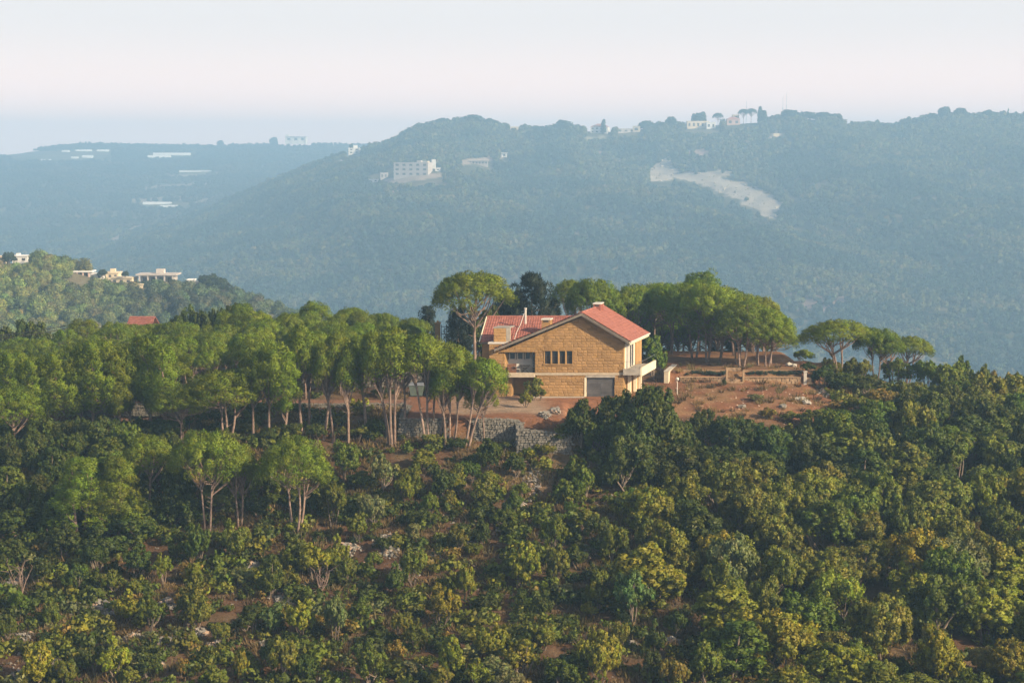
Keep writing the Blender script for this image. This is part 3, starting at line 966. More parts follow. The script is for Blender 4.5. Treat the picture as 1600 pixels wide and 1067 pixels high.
# outline of the gable, in (a, z)
AP, ZP = fa(910.4), fz(493.0)                    # apex
AR, ZR = 0.0, fz(528.6)
AL, ZL = fa(783), fz(548.2)
def gable_top(a):
    return ZP + (a - AP) * ((ZR - ZP) / (AR - AP)) if a > AP else ZP + (a - AP) * ((ZL - ZP) / (AL - AP))
Z_BAND0, Z_BAND1 = fz(585.6), fz(582.0)
REC_R, REC_TOP = fa(835.5), fz(550.0)            # loggia recess at the left
DEPTH = 7.2

# core walls (mortar ground) ; stones stand proud of it
core = MB()
def wall_prism(poly_az, b0, b1, mb):
    mb.prism([hw(a, b0, z) for a, z in poly_az], E2 * (b1 - b0))
wins = [(850.8, 859.5), (862.2, 871.0), (873.8, 882.2), (884.9, 893.4)]
WZ0, WZ1 = fz(568.0), fz(547.6)
# upper wall as pieces round the window strip
aw0, aw1 = fa(849.6), fa(894.6)
wall_prism([(REC_R, Z_BAND1), (aw0, Z_BAND1), (aw0, gable_top(aw0) - .02), (REC_R, gable_top(REC_R) - .02)], 0, .35, core)
wall_prism([(aw0, Z_BAND1), (aw1, Z_BAND1), (aw1, WZ0), (aw0, WZ0)], 0, .35, core)
wall_prism([(aw0, WZ1), (aw1, WZ1), (aw1, gable_top(aw1) - .02), (aw0, gable_top(aw0) - .02)], 0, .35, core)
wall_prism([(aw1, Z_BAND1), (AR, Z_BAND1), (AR, ZR - .02), (AP, ZP - .02), (aw1, gable_top(aw1) - .02)], 0, .35, core)
wall_prism([(AL, REC_TOP), (REC_R, REC_TOP), (REC_R, gable_top(REC_R) - .02), (AL, ZL - .02)], 0, .35, core)
gable = hb(core, "gable_wall", JOINT)
low = MB()
g0, g1 = fa(915.6), fa(959.6)
gz = fz(589.2)
box(low, fa(836.5), g0, .02, .35, -.6, Z_BAND0)
box(low, g1, 0, .02, .35, -.6, Z_BAND0)
box(low, g0, g1, .02, .35, gz + .02, Z_BAND0)
lower = hb(low, "lower_wall", JOINT)
sh = MB()                                         # the other sides
box(sh, -.35, 0, .36, DEPTH, -.6, Z_BAND0)
box(sh, fa(836.5), fa(836.5) + .3, .36, DEPTH, -.6, Z_BAND0)
box(sh, AL + 1.2, 0, DEPTH - .3, DEPTH, -.6, ZR)
side = hb(sh, "side_wall", STONE)

# rusticated blocks
def block_mesh(w, h, seed, d=.026):
    r = np.random.default_rng(seed); m = MB()
    g = .006; i = .05
    o = [(g, 0, g), (w - g, 0, g), (w - g, 0, h - g), (g, 0, h - g)]
    k = [(i + r.uniform(0, .03), -d - r.uniform(0, .02), i), (w - i - r.uniform(0, .03), -d - r.uniform(0, .02), i + r.uniform(0, .02)),
         (w - i, -d - r.uniform(0, .022), h - i - r.uniform(0, .02)), (i, -d - r.uniform(0, .022), h - i)]
    bk = [(x, .03, z) for x, _, z in o]
    c = (w * .5 + r.uniform(-.08, .08), -d - .018, h * .5)
    v = bk + [(x, -.02, z) for x, _, z in o] + k + [c]
    f = []
    for j in range(4):
        j2 = (j + 1) % 4
        f += [(j, j2, 4 + j2, 4 + j), (4 + j, 4 + j2, 8 + j2, 8 + j), (8 + j, 8 + j2, 12)]
    m.add(v, f)
    return m.mesh("stone", STONE)
RZ_H = math.atan2(E1.y, E1.x)
BH = .262
full = [block_mesh(.54, BH, 40 + i) for i in range(6)] + [block_mesh(.40, BH, 50 + i) for i in range(4)]
n_stone = 0
def clip_poly(poly, fn):
    res = []
    for i in range(len(poly)):
        p, q = poly[i], poly[(i + 1) % len(poly)]
        dp, dq = fn(p), fn(q)
        if dp >= 0: res.append(p)
        if (dp >= 0) != (dq >= 0):
            t = dp / (dp - dq); res.append((p[0] + (q[0] - p[0]) * t, p[1] + (q[1] - p[1]) * t))
    return res
rest = MB()
def stone_poly(poly, b, mb):
    """a cut block: polygon in (a, z) with a raised face"""
    n = len(poly); ca = sum(p[0] for p in poly) / n; cz = sum(p[1] for p in poly) / n
    o = [hw(p[0], b + .03, p[1]) for p in poly]
    m_ = [hw(ca + (p[0] - ca) * .97, b - .02, cz + (p[1] - cz) * .95) for p in poly]
    k = [hw(ca + (p[0] - ca) * .84, b - .034 - random.random() * .02, cz + (p[1] - cz) * .72) for p in poly]
    f = []
    for j in range(n):
        j2 = (j + 1) % n
        f += [(j, j2, n + j2, n + j), (n + j, n + j2, 2 * n + j2, 2 * n + j)]
    f.append(tuple(range(2 * n, 3 * n)))
    mb.add(o + m_ + k, f)
def lay(region_ok, clipper, a0, a1, z0, z1, b, parent, budget):
    """courses of blocks between a0..a1; whole blocks are objects, cut ones and the overflow go to `rest`"""
    global n_stone
    z = z0; row = 0
    while z < z1 - .05:
        h = min(BH, z1 - z)
        a = a0 - (random.random() * .4)
        while a < a1:
            k = random.randrange(len(full)); w = .54 if k < 6 else .40
            poly = [(max(a, a0), z), (min(a + w, a1), z), (min(a + w, a1), z + h), (max(a, a0), z + h)]
            a += w
            if poly[1][0] - poly[0][0] < .06: continue
            whole = abs(poly[1][0] - poly[0][0] - w) < 1e-4 and h > BH - 1e-3
            for q in clipper(poly):
                if len(q) < 3: continue
                ar = abs(sum(q[i][0] * q[(i + 1) % len(q)][1] - q[(i + 1) % len(q)][0] * q[i][1] for i in range(len(q)))) / 2
                if ar < .02: continue
                if whole and abs(ar - w * h) < 1e-4 and n_stone < budget:
                    o = link("stone", full[k], parent)
                    p = hw(poly[0][0], b, z) - house.location
                    o.location = p; o.rotation_euler = (0, 0, RZ_H)
                    n_stone += 1
                else:
                    stone_poly(q, b, rest)
        z += h; row += 1
def upper_clip(poly):
    p = clip_poly(poly, lambda q: (ZP + (q[0] - AP) * ((ZR - ZP) / (AR - AP))) - q[1] - .05)
    p = clip_poly(p, lambda q: (ZP + (q[0] - AP) * ((ZL - ZP) / (AL - AP))) - q[1] - .05) if p else p
    if not p: return []
    out_ = []
    # cut away the window strip and the loggia
    def sub(p, x0, x1, y0, y1):
        r_ = []
        l_ = clip_poly(p, lambda q: x0 - q[0]);  r_.append(l_)
        g_ = clip_poly(p, lambda q: q[0] - x1);  r_.append(g_)
        m_ = clip_poly(clip_poly(p, lambda q: q[0] - x0) or [], lambda q: x1 - q[0]) if p else []
        if m_:
            r_.append(clip_poly(m_, lambda q: y0 - q[1])); r_.append(clip_poly(m_, lambda q: q[1] - y1))
        return [q for q in r_ if len(q) > 2]
    for q in sub(p, aw0, aw1, WZ0 - .12, WZ1 + .1):
        out_ += sub(q, AL - 5, REC_R, -5, REC_TOP + .02)
    return out_
lay(None, upper_clip, AL, AR, Z_BAND1 + .005, ZP, 0, gable, 300)
hb(rest, "stone_facing", STONE, gable)['kind'] = 'stuff'
rest = MB()
def low_clip(poly):
    r_ = [clip_poly(poly, lambda q: g0 - q[0]), clip_poly(poly, lambda q: q[0] - g1)]
    return [q for q in r_ if len(q) > 2]
n_stone = 0
lay(None, low_clip, fa(836.5), AR, -.25, Z_BAND0 - .005, .02, lower, 120)
hb(rest, "stone_facing", STONE, lower)['kind'] = 'stuff'

# band course, plinth line, lintel
m = MB(); box(m, fa(783.5), .04, -.09, .37, Z_BAND0, Z_BAND1); hb(m, "string_course", BAND)
m = MB(); box(m, fa(828), fa(914), -.8, .0, -.35, .02); hb(m, "plinth_kerb", CONC)
m = MB(); box(m, g0 - .06, g1 + .06, -.055, .2, gz - .02, Z_BAND0 - .006); hb(m, "door_lintel", CONC)
m = MB(); box(m, g0 - .16, g0, -.07, .3, -.4, gz - .03); box(m, g0 - .16, g0 - .0, -.075, -.07, .4, .9); hb(m, "door_jamb", PLASTER)

# garage door : two leaves of horizontal slats
gd = MB(); box(gd, g0, g1, .16, .3, -.5, gz - .02); gdo = hb(gd, "garage_door", DOORM)
mid_ = (g0 + g1) / 2
sl = MB(); box(sl, 0, 0, 0, 0, 0, 0); sl = MB()
z = -.3; k = 0
slat_me = None
while z < gz - .1:
    for (x0, x1) in ((g0 + .03, mid_ - .02), (mid_ + .02, g1 - .03)):
        m = MB(); box(m, x0, x1, .12, .15, z, z + .16); hb(m, "slat", DOORM, gdo)
    z += .19
# windows of the gable : four sashes with stone sills
m = MB(); box(m, aw0, aw1, .30, .34, WZ0, WZ1); hb(m, "window_lining", DARK)
for x0, x1 in wins:
    fr = MB(); A0, A1 = fa(x0), fa(x1)
    box(fr, A0 - .03, A0 + .02, .10, .2, WZ0, WZ1); box(fr, A1 - .02, A1 + .03, .10, .2, WZ0, WZ1)
    box(fr, A0 + .02, A1 - .02, .10, .2, WZ1 - .06, WZ1); box(fr, A0 + .02, A1 - .02, .10, .2, WZ0, WZ0 + .06)
    w_ = hb(fr, "window", DARK)
    g_ = MB(); box(g_, A0 + .02, A1 - .02, .15, .17, WZ0 + .06, WZ1 - .06); hb(g_, "pane", GLASS, w_)
    s_ = MB(); box(s_, A0 + .06, A1 - .06, .135, .148, WZ0 + .1, WZ0 + .78); hb(s_, "shutter", DARK, w_)
for i in range(5):
    x0 = aw0 if i == 0 else fa(wins[i - 1][1]) + .032
    x1 = aw1 if i == 4 else fa(wins[i][0]) - .032
    m = MB(); box(m, x0, x1, -.075, .28, WZ0, WZ1); hb(m, "window_pier", STONE)
m = MB(); box(m, aw0 - .05, aw1 + .05, -.12, .28, WZ0 - .11, WZ0 - .003); hb(m, "window_sill", STONE)
m = MB(); box(m, aw0 - .1, aw1 + .1, -.08, .28, WZ1 + .003, WZ1 + .09); hb(m, "window_lintel", STONE)

# loggia at the left of the gable
LX0 = fa(787.5)
FL = fz(586.5)
m = MB(); box(m, LX0, REC_R - .02, .05, 1.5, FL - .02, FL + .16); box(m, LX0 - .1, REC_R + .03, -.28, .05, FL - .12, FL + .22); hb(m, "loggia_floor", BAND)
m = MB(); box(m, LX0 - .4, REC_R, 1.2, 1.4, FL + .16, fz(563.2)); hb(m, "loggia_back_wall", WHITE)
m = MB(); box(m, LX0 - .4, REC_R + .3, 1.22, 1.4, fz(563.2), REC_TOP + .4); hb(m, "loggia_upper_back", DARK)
m = MB(); box(m, REC_R, REC_R + .3, .36, 1.5, FL - .1, REC_TOP + .8); hb(m, "loggia_cheek", STONE)
for x0, x1 in ((789.5, 800.5), (802, 812.5), (814, 824)):
    fr = MB(); A0, A1 = fa(x0), fa(x1); zA, zB = fz(563.5), fz(551.5)
    for q in ((A0, A0 + .10, zA, zB), (A1 - .10, A1, zA, zB), (A0 + .10, A1 - .10, zA, zA + .07), (A0 + .10, A1 - .10, zB - .07, zB)):
        box(fr, q[0], q[1], 1.1, 1.21, q[2], q[3])
    w_ = hb(fr, "loggia_window", WHITE)
    g_ = MB(); box(g_, A0 + .10, A1 - .10, 1.16, 1.18, zA + .07, zB - .07); hb(g_, "pane", GLASS, w_)
fr = MB(); A0, A1 = fa(825), fa(834.5); zA, zB = FL + .16, fz(552.0)
box(fr, A0, A0 + .1, 1.05, 1.19, zA, zB); box(fr, A1 - .06, A1, 1.05, 1.19, zA, zB); box(fr, A0 + .1, A1 - .06, 1.05, 1.19, zB - .1, zB)
w_ = hb(fr, "loggia_door", WHITE)
g_ = MB(); box(g_, A0 + .1, A1 - .06, 1.1, 1.14, zA, zB - .1); hb(g_, "pane", GLASS, w_)
m = MB(); m.tube([hw(A0 + .17, 1.04, zA + .95), hw(A0 + .17, 1.04, zA + 1.1)], .02, 5); hb(m, "handle", STEEL, w_)
for k, zz in enumerate((.38, .62, .86)):
    m = MB(); m.tube([hw(LX0 + .02, -.2, FL + .2 + zz), hw(REC_R + .0, -.2, FL + .2 + zz)], .013, 5); hb(m, "loggia_rail", STEEL)
# open store under the loggia
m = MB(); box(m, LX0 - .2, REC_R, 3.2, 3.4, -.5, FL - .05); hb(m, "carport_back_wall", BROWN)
m = MB(); box(m, fa(790), fa(797), .4, 1.0, -.5, FL - .14); hb(m, "carport_pier", STONE)
# stone pier and big chimney on the left
PX0, PX1 = fa(763), fa(788)
m = MB(); box(m, PX0, PX1, .2, 2.3, -.5, fz(537.0)); hb(m, "stone_tower", STONE)
tower = house.children[-1]
rest = MB()
def lay_simple(a0, a1, z0, z1, b, parent, bh=.27):
    mb = MB(); z = z0
    global rest
    rest = mb
    while z < z1 - .05:
        h = min(bh, z1 - z); a = a0 - random.random() * .3
        while a < a1:
            w = random.choice((.44, .52, .62)); p = [(max(a, a0), z), (min(a + w, a1), z), (min(a + w, a1), z + h), (max(a, a0), z + h)]
            a += w
            if p[1][0] - p[0][0] > .08: stone_poly(p, b, mb)
        z += h
    o = hb(mb, "stone_facing", STONE, parent); o['kind'] = 'stuff'
lay_simple(PX0, PX1, -.2, fz(537.2), .2, tower)
m = MB(); box(m, PX0 - .08, PX1 + .3, .12, 2.4, fz(537) + .003, fz(534.4)); hb(m, "tower_coping", WHITE)
c0, c1 = fa(768.8), fa(788.5); cz0, cz1 = fz(534.4) + .003, fz(513.0)
m = MB(); box(m, c0, c1, .5, 1.9, cz0, cz1); ch = hb(m, "chimney", STONE)
lay_simple(c0, c1, cz0, cz1 - .02, .5, ch)
m = MB(); box(m, c0 - .03, c1 + .35, .44, 1.95, cz1 + .003, cz1 + .1); hb(m, "cap", CONC, ch)
m = MB(); box(m, c1 + .004, c1 + .36, .45, .62, cz0, cz1); hb(m, "side_slab", CONC, ch)

# ---- roofs of laid tiles
ROOFT = .12
def tile_field(name, P00, P10, P01, P11, parent, colw=.24, row=.36, th=.09, edge=True):
    """tile courses between eave P00-P10 and ridge P01-P11 (world points); wavy and stepped"""
    P00, P10, P01, P11 = map(Vector, (P00, P10, P01, P11))
    nrm = (P10 - P00).cross(P01 - P00).normalized()
    if nrm.z < 0: nrm = -nrm
    L = ((P01 - P00).length + (P11 - P10).length) / 2; Wd = (P10 - P00).length
    nr = max(2, int(L / row)); nc = max(2, int(Wd / colw))
    V = []; F = []
    for i in range(nr):
        s0, s1 = i / nr, min(1, (i + 1.18) / nr)
        dz0, dz1 = .055, .012
        base = len(V)
        for s, dz in ((s0, dz0), (s1, dz1)):
            A, B = P00.lerp(P01, s), P10.lerp(P11, s)
            for j in range(nc * 4 + 1):
                t = j / (nc * 4)
                wv =   .022 * math.cos(2 * math.pi * j / 4) + random.uniform(-.003, .003)
                V.append(A.lerp(B, t) + nrm * (dz + wv + .04))
        n_ = nc * 4 + 1
        A, B = P00.lerp(P01, s0), P10.lerp(P11, s0)
        for j in range(n_):
            V.append(A.lerp(B, j / (n_ - 1)) + nrm * .0)
        for j in range(n_ - 1):
            F.append((base + j, base + j + 1, base + n_ + j + 1, base + n_ + j))
            F.append((base + 2 * n_ + j, base + 2 * n_ + j + 1, base + j + 1, base + j))
    m = MB(); m.v = [tuple(v) for v in V]; m.f = F
    me = bpy.data.meshes.new(name); me.from_pydata(m.v, [], m.f); me.materials.append(TILE)
    me.transform(house_inv)
    o = link(name, me, parent); o['kind'] = 'stuff'
    return o, nrm
def roof_slab(name, P00, P10, P01, P11, th, mat, parent=None):
    nrm = (Vector(P10) - Vector(P00)).cross(Vector(P01) - Vector(P00)).normalized()
    if nrm.z < 0: nrm = -nrm
    v = [Vector(p) for p in (P00, P10, P11, P01)]
    m = MB(); m.hexa([p - nrm * th for p in v] + v)
    return hb(m, name, mat, parent)
OV = .75                     # overhang in front of the gable
RAx, RZx = AP, fz(488.0)
ridgeF = hw(RAx, -OV, RZx); ridgeB = hw(RAx, DEPTH + .3, RZx)
eRa, eRz = fa(986.0), fz(533.2)
eRF = hw(eRa, -OV, eRz); eRB = hw(eRa, DEPTH + .2, eRz)
eLa, eLz = fa(775.0), fz(543.8)
eLF = hw(eLa, -OV, eLz); eLB = hw(eLa, 2.6, eLz)
rsR = roof_slab("roof_slope", eRF, eRB, ridgeF, ridgeB, .22, EAVE)
tile_field("roof_tile", eRF + E2 * .12, eRB, ridgeF + E2 * .12, ridgeB, rsR)
rsL = roof_slab("roof_slope", hw(eLa, -OV, eLz), hw(eLa, DEPTH + .2, eLz), ridgeF, ridgeB, .22, EAVE)
tile_field("roof_tile", hw(eLa, -OV + .12, eLz), hw(eLa, DEPTH, eLz), ridgeF + E2 * .12, ridgeB, rsL)
m = MB(); m.tube([ridgeF + Vector((0, 0, .06)), ridgeB + Vector((0, 0, .06))], .12, 8); hb(m, "ridge_cap", TILE)
m = MB(); m.tube([eRF + E1 * .08, eRB + E1 * .08], .07, 6); hb(m, "gutter", WHITE)
m = MB(); m.hexa([eRF + E1 * .01 + Vector((0, 0, -.26)), eRB + E1 * .01 + Vector((0, 0, -.26)), eRB + Vector((.03, 0, -.02)) - E1 * .1, eRF + Vector((.03, 0, -.02)) - E1 * .1,
                  eRF + E1 * .02 + Vector((0, 0, .02)), eRB + E1 * .02 + Vector((0, 0, .02)), eRB + Vector((0, 0, .03)) - E1 * .06, eRF + Vector((0, 0, .03)) - E1 * .06]); hb(m, "fascia", PLASTER)
# left wing, its front slope facing the valley
wl = fa(749.0); WEZ = fz(533.0) - .18
WR0, WR1 = 1.3, 6.0
wing_e0 = hw(wl - .40, WR0, WEZ); wing_e1 = hw(fa(902), WR0, WEZ)
wing_r0 = hw(fa(723.0), WR1 + 1.2, fz(497.0) - .55); wing_r1 = hw(fa(880), WR1 + 1.2, fz(497.0) - .55)
ws = roof_slab("wing_roof_slope", wing_e0, wing_e1, wing_r0, wing_r1, .2, EAVE)
tile_field("roof_tile", wing_e0 + E1 * .12, wing_e1, wing_r0 + E1 * .12, wing_r1, ws)
wb0 = hw(fa(716), WR1 + 5.4, WEZ); wb1 = hw(fa(870), WR1 + 5.4, WEZ)
ws2 = roof_slab("wing_roof_slope", wb0, wb1, wing_r0, wing_r1, .2, EAVE)
tile_field("roof_tile", wb0, wb1, wing_r0, wing_r1, ws2)
m = MB(); m.tube([wing_r0 + Vector((0, 0, .06)), wing_r1 + Vector((0, 0, .06))], .11, 8); hb(m, "ridge_cap", TILE)
m = MB(); m.tube([wing_e0 + Vector((0, 0, .06)), wing_r0 + Vector((0, 0, .06))], .06, 6); hb(m, "verge_cap", PLASTER)
m = MB(); box(m, fa(743.5), fa(836), 1.9, 2.1, -.5, WEZ - .12); box(m, fa(743.5), fa(743.5) + .3, 2.1, WR1 + 5, -.5, WEZ - .12); hb(m, "wing_wall", STONE)
m = MB(); m.prism([hw(fa(743.5), 2.1, WEZ - .12), hw(fa(743.5), WR1 + 5, WEZ - .12), hw(fa(743.5), WR1 + 1.2, wing_r0.z - .3)], E1 * .3); hb(m, "wing_gable", STONE)
# small chimneys, vent and cable
def chim(a0, a1, b0, b1, z0, z1, mat, capmat, name="chimney"):
    m = MB(); box(m, a0, a1, b0, b1, z0, z1); o = hb(m, name, mat)
    m = MB(); box(m, a0 - .05, a1 + .05, b0 - .05, b1 + .05, z1 + .003, z1 + .12); hb(m, "cap", capmat, o)
    m = MB(); box(m, a0 + .15, a1 - .15, b0 - .004, b0 + .02, z1 - .22, z1 - .06); hb(m, "flue_opening", DARK, o)
    return o
k2 = chim(fa(833.5), fa(847), 2.6, 3.4, fz(520), fz(503.5), STONE, WHITE)
k3 = chim(fa(907.5), fa(919.0), 4.4, 5.5, RZx - .9, fz(473.0) - .5, REDP, WHITE)
m = MB(); m.tube([hw(fa(800.3), 4.2, fz(512)), hw(fa(800.3), 4.2, fz(488.5))], .11, 8); m.tube([hw(fa(800.3), 4.2, fz(488.6)), hw(fa(800.3), 4.2, fz(486.8))], .15, 8); hb(m, "vent_pipe", WHITE)
m = MB(); m.tube([hw(fa(799), 4.1, fz(495)), hw(fa(797), 3.2, fz(512.2)), hw(fa(796), 2.2, fz(522.5)), hw(fa(796.5), 1.4, fz(532.2))], .03, 5); hb(m, "drain_pipe", WHITE)

# right side : cream glazed bay, balcony on columns
m = MB(); box(m, -.42, -.02, .36, 4.6, Z_BAND1, eRz - .28); hb(m, "bay_wall", PLASTER)
m = MB(); box(m, -.1, .12, 4.6, 6.9, -.5, eRz - .3); hb(m, "end_pier", STONE)
for b0, b1 in ((.75, 1.75), (2.1, 3.9)):
    fr = MB(); zA, zB = Z_BAND1 + .25, fz(541)
    box(fr, -.03, .05, b0, b0 + .12, zA, zB); box(fr, -.03, .05, b1 - .12, b1, zA, zB); box(fr, -.03, .05, b0 + .12, b1 - .12, zB - .12, zB); box(fr, -.03, .05, (b0 + b1) / 2 - .05, (b0 + b1) / 2 + .05, zA, zB - .12)
    w_ = hb(fr, "balcony_door", WHITE)
    g_ = MB(); box(g_, -.02, .01, b0 + .12, b1 - .12, zA, zB - .12); hb(g_, "pane", GLASS, w_)
BZ = fz(580.5)
m = MB(); box(m, -.05, 1.62, -.15, 5.6, BZ - .14, BZ + .1); hb(m, "balcony_floor", CONC)
m = MB(); box(m, 1.62, 1.78, -.3, 5.75, BZ - .38, BZ + .42); hb(m, "balcony_parapet", PLASTER)
m = MB(); box(m, -.0, 1.62, -.3, -.152, BZ - .30, BZ + .30); hb(m, "balcony_front", CONC)  # greyer than the side parapet: the shade of this face is in the colour
for k in range(4):
    m = MB(); m.tube([hw(.3 + .42 * k, -.22, BZ + .3), hw(.3 + .42 * k, -.22, BZ + .98)], .012, 5); hb(m, "baluster", STEEL)
m = MB(); m.tube([hw(.02, -.22, BZ + .98), hw(1.7, -.22, BZ + .98), hw(1.7, 5.7, BZ + .98)], .018, 5); hb(m, "balcony_handrail", STEEL)
for b in (1.0, 3.4, 5.5):
    m = MB(); box(m, .15, .42, b, b + .27, -.5, BZ - .145); hb(m, "column", PLASTER)

# things on the loggia
def furn(name, a, b, z, label, cat):
    o = empty(name, tuple(hw(a, b, z)), RZ_H); tag(o, label, cat); return o
t = furn("armchair", fa(797), .55, FL + .162, "brown leather armchair on the loggia beside the white chair", "armchair")
m = MB(); m.box((-.42, -.4, .12), (.42, .4, .42)); m.build("seat", BROWN, t)
m = MB(); m.box((-.42, .28, .423), (.42, .42, .85)); m.build("backrest", BROWN, t)
for s in (-1, 1):
    m = MB(); m.box((s * .42 - .1 * (s > 0) - .0, -.4, .423), (s * .42 + .1 * (s < 0), .277, .62)); m.build("armrest", BROWN, t)
    m = MB(); m.box((s * .36 - .03, -.36, 0), (s * .36 + .03, -.3, .118)); m.build("leg", DARK, t)
t = furn("plastic_chair", fa(805.5), .6, FL + .162, "white plastic chair on the loggia between armchair and table", "chair")
m = MB(); m.box((-.24, -.24, .40), (.24, .22, .44)); m.build("seat", WHITE, t)
m = MB(); m.hexa([(-.24, .2, .443), (.24, .2, .443), (.24, .25, .443), (-.24, .25, .443), (-.22, .3, .85), (.22, .3, .85), (.22, .34, .85), (-.22, .34, .85)]); m.build("backrest", WHITE, t)
for sx in (-1, 1):
    for sy in (-1, 1):
        m = MB(); m.tube([(sx * .21, sy * .2, .398), (sx * .25, sy * .26, 0)], .025, 5); m.build("leg", WHITE, t)
    m = MB(); m.box((sx * .25 - .025, -.2, .62), (sx * .25 + .025, .24, .65)); m.build("armrest", WHITE, t)
t = furn("folding_table", fa(817.5), .55, FL + .162, "dark folding table with crossed legs on the loggia", "table")
m = MB(); m.box((-.5, -.35, .7), (.5, .35, .74)); m.build("table_top", DARK, t)
for sy in (-1, 1):
    for sx in (-1, 1):
        m = MB(); m.tube([(sx * .4, sy * .3 + .02 * sx, 0), (-sx * .4, sy * .3 + .02 * sx, .698)], .025, 5); m.build("leg", DARK, t)

# ================================================================ WALLS, TERRACE, STREET FURNITURE
DRY = mat_surface("grey_field_stone", (0.1913, 0.1742, 0.1487), rough=.95, noise=5, amp=.3, bump=.6, col2=(.12, .11, .092))
PALE = mat_surface("pale_limestone", (0.442, 0.408, 0.357), rough=.95, noise=5, amp=.2, bump=.5, col2=(.36, .33, .28))
TANW = mat_surface("tan_render", (0.3825, 0.2635, 0.1615), rough=.95, noise=4, amp=.22, bump=.4)
GAP = mat_surface("wall_core", (.13, .11, .09), rough=1, noise=5, amp=.3)

def rock_verts(r, s):
    """an eight-cornered field stone"""
    v = np.array([(x, y, z) for z in (-1, 1) for y in (-1, 1) for x in (-1, 1)], float) * .5
    v = v * (1 - .35 * r.random((8, 3))) * np.array(s)
    return v[[0, 1, 3, 2, 4, 5, 7, 6]]
RF = [(3, 2, 1, 0), (4, 5, 6, 7), (0, 1, 5, 4), (1, 2, 6, 5), (2, 3, 7, 6), (3, 0, 4, 7)]
def drystone(p0, p1, zb, zt, label, th=.5, size=.25, mat=DRY, group=None, name="retaining_wall", seed=0, batter=.1):
    """dry-laid wall from p0 to p1 (x, y): dark core, stones in uneven courses on the faces and the top"""
    r = np.random.default_rng(seed)
    a = Vector((p0[0], p0[1], 0)); b = Vector((p1[0], p1[1], 0)); d = b - a; L = d.length; t = d.normalized(); n = Vector((t.y, -t.x, 0))
    o = empty(name, (a.x, a.y, zb)); tag(o, label, "wall", group)
    inv = Vector((a.x, a.y, zb))
    m = MB()
    q = [a + n * .0, b + n * .0, b - n * th, a - n * th]
    ztf = zt if callable(zt) else (lambda s: zt)
    m.hexa([p + Vector((0, 0, zb)) - inv for p in q] + [q[0] + Vector((0, 0, ztf(0) - .08)) - inv, q[1] + Vector((0, 0, ztf(1) - .08)) - inv, q[2] + Vector((0, 0, ztf(1) - .08)) - inv, q[3] + Vector((0, 0, ztf(0) - .08)) - inv])
    m.build("core", GAP, o)
    s = MB(); z = zb
    while z < max(ztf(0), ztf(1)) + .1:
        h = size * r.uniform(.6, .95); x = -r.random() * .2
        while x < L:
            w = size * r.uniform(.7, 1.6); hh = h * r.uniform(.8, 1.1)
            if z + hh * .6 < ztf(min(1, max(0, x / L))) + .05:
                c = a + t * (x + w / 2) + n * (.03 + r.normal() * .03 - (z - zb) * batter * 0) + Vector((0, 0, z + hh / 2)) - inv
                v = rock_verts(r, (w * .99, .30, hh * 1.04))
                an = r.normal() * .22; ca, sa = math.cos(an), math.sin(an)
                s.add([c + t * (p[0] * ca - p[2] * sa) - n * p[1] + Vector((0, 0, p[0] * sa + p[2] * ca)) for p in v], RF)
            x += w
        z += h
    x = 0
    while x < L:      # loose coping stones
        w = size * r.uniform(.7, 1.3); c = a + t * x - n * r.uniform(.0, th) + Vector((0, 0, ztf(x / L) + .02)) - inv
        s.add([c + Vector(p) for p in rock_verts(r, (w, w * .8, w * .6))], RF); x += w * .6
    st = s.build("stone", mat, o); st['kind'] = 'stuff'
    return o
drystone((-9.5, 137.0), (-5.6, 137.0), -2.7, -.02, "grey dry stone retaining wall with dark shaded end left of the driveway bank", seed=1)
drystone((-9.55, 145.0), (-9.55, 137.1), -2.6, 0.0, "shaded dry stone side wall running back to the road at the driveway corner", seed=2)
drystone((-3.3, 137.0), (.5, 137.0), -2.9, lambda s: -.02 - .25 * max(0, s - .6), "grey dry stone retaining wall in the middle below the pale driveway", seed=3)
drystone((.55, 134.3), (4.9, 134.3), -3.6, lambda s: -.42 - .5 * s, "jutting grey dry stone retaining wall beside the dark carob trees", seed=4)
drystone((.5, 137.3), (.5, 134.35), -3.4, -.35, "short shaded return of the jutting dry stone wall", seed=5)
drystone((-40, 144.95), (-9.6, 144.95), -.95, .06, "long low dry stone wall under the road through the pine trunks", seed=6, size=.3)
drystone((-21, 156), (-5.6, 154.6), -.4, 1.5, "shaded dry stone wall behind the road among the pine trunks", seed=7, size=.36)

# upper terrace at the right : tan wall, planted beds, steps, end post
TY = 160.15
def slab(name, x0, x1, y0, y1, z0, z1, mat, parent, jit=0):
    m = MB(); m.box((x0, y0, z0), (x1, y1, z1)); o = m.build(name, mat, parent); return o
def xat(px, Y): return at(px, 595, Y).x
for (pa, pb, lab) in ((1062, 1134.5, "long low tan terrace wall with green planted strip left of the terrace steps"), (1162.5, 1251, "long low tan terrace wall with green planted strip right of the terrace steps")):
    x0, x1 = xat(pa, TY), xat(pb, TY)
    o = empty("terrace_wall", ((x0 + x1) / 2, TY, 0)); tag(o, lab, "wall", "terrace walls beside the steps")
    hw_ = (x1 - x0) / 2
    slab("core", -hw_, hw_, 0, .25, -.8, .50, GAP, o)
    s = MB(); r = np.random.default_rng(int(pa)); z = -.5
    while z < .5:
        h = r.uniform(.16, .24); x = -hw_
        while x < hw_:
            w = min(r.uniform(.25, .5), hw_ - x)
            v = rock_verts(r, (w * 1.05, .2, h * 1.08)); s.add([Vector((x + w / 2, -.0 + r.normal() * .015, z + h / 2)) + Vector(p) for p in v], RF); x += w + .01
        z += h
    s.build("stone", TANW, o)['kind'] = 'stuff'
    slab("coping", -hw_ - .02, hw_ + .02, -.14, .26, .502, .56, TANW, o)
    slab("rear_kerb", -hw_, hw_, 1.0, 1.15, .3, 1.1, TANW, o)
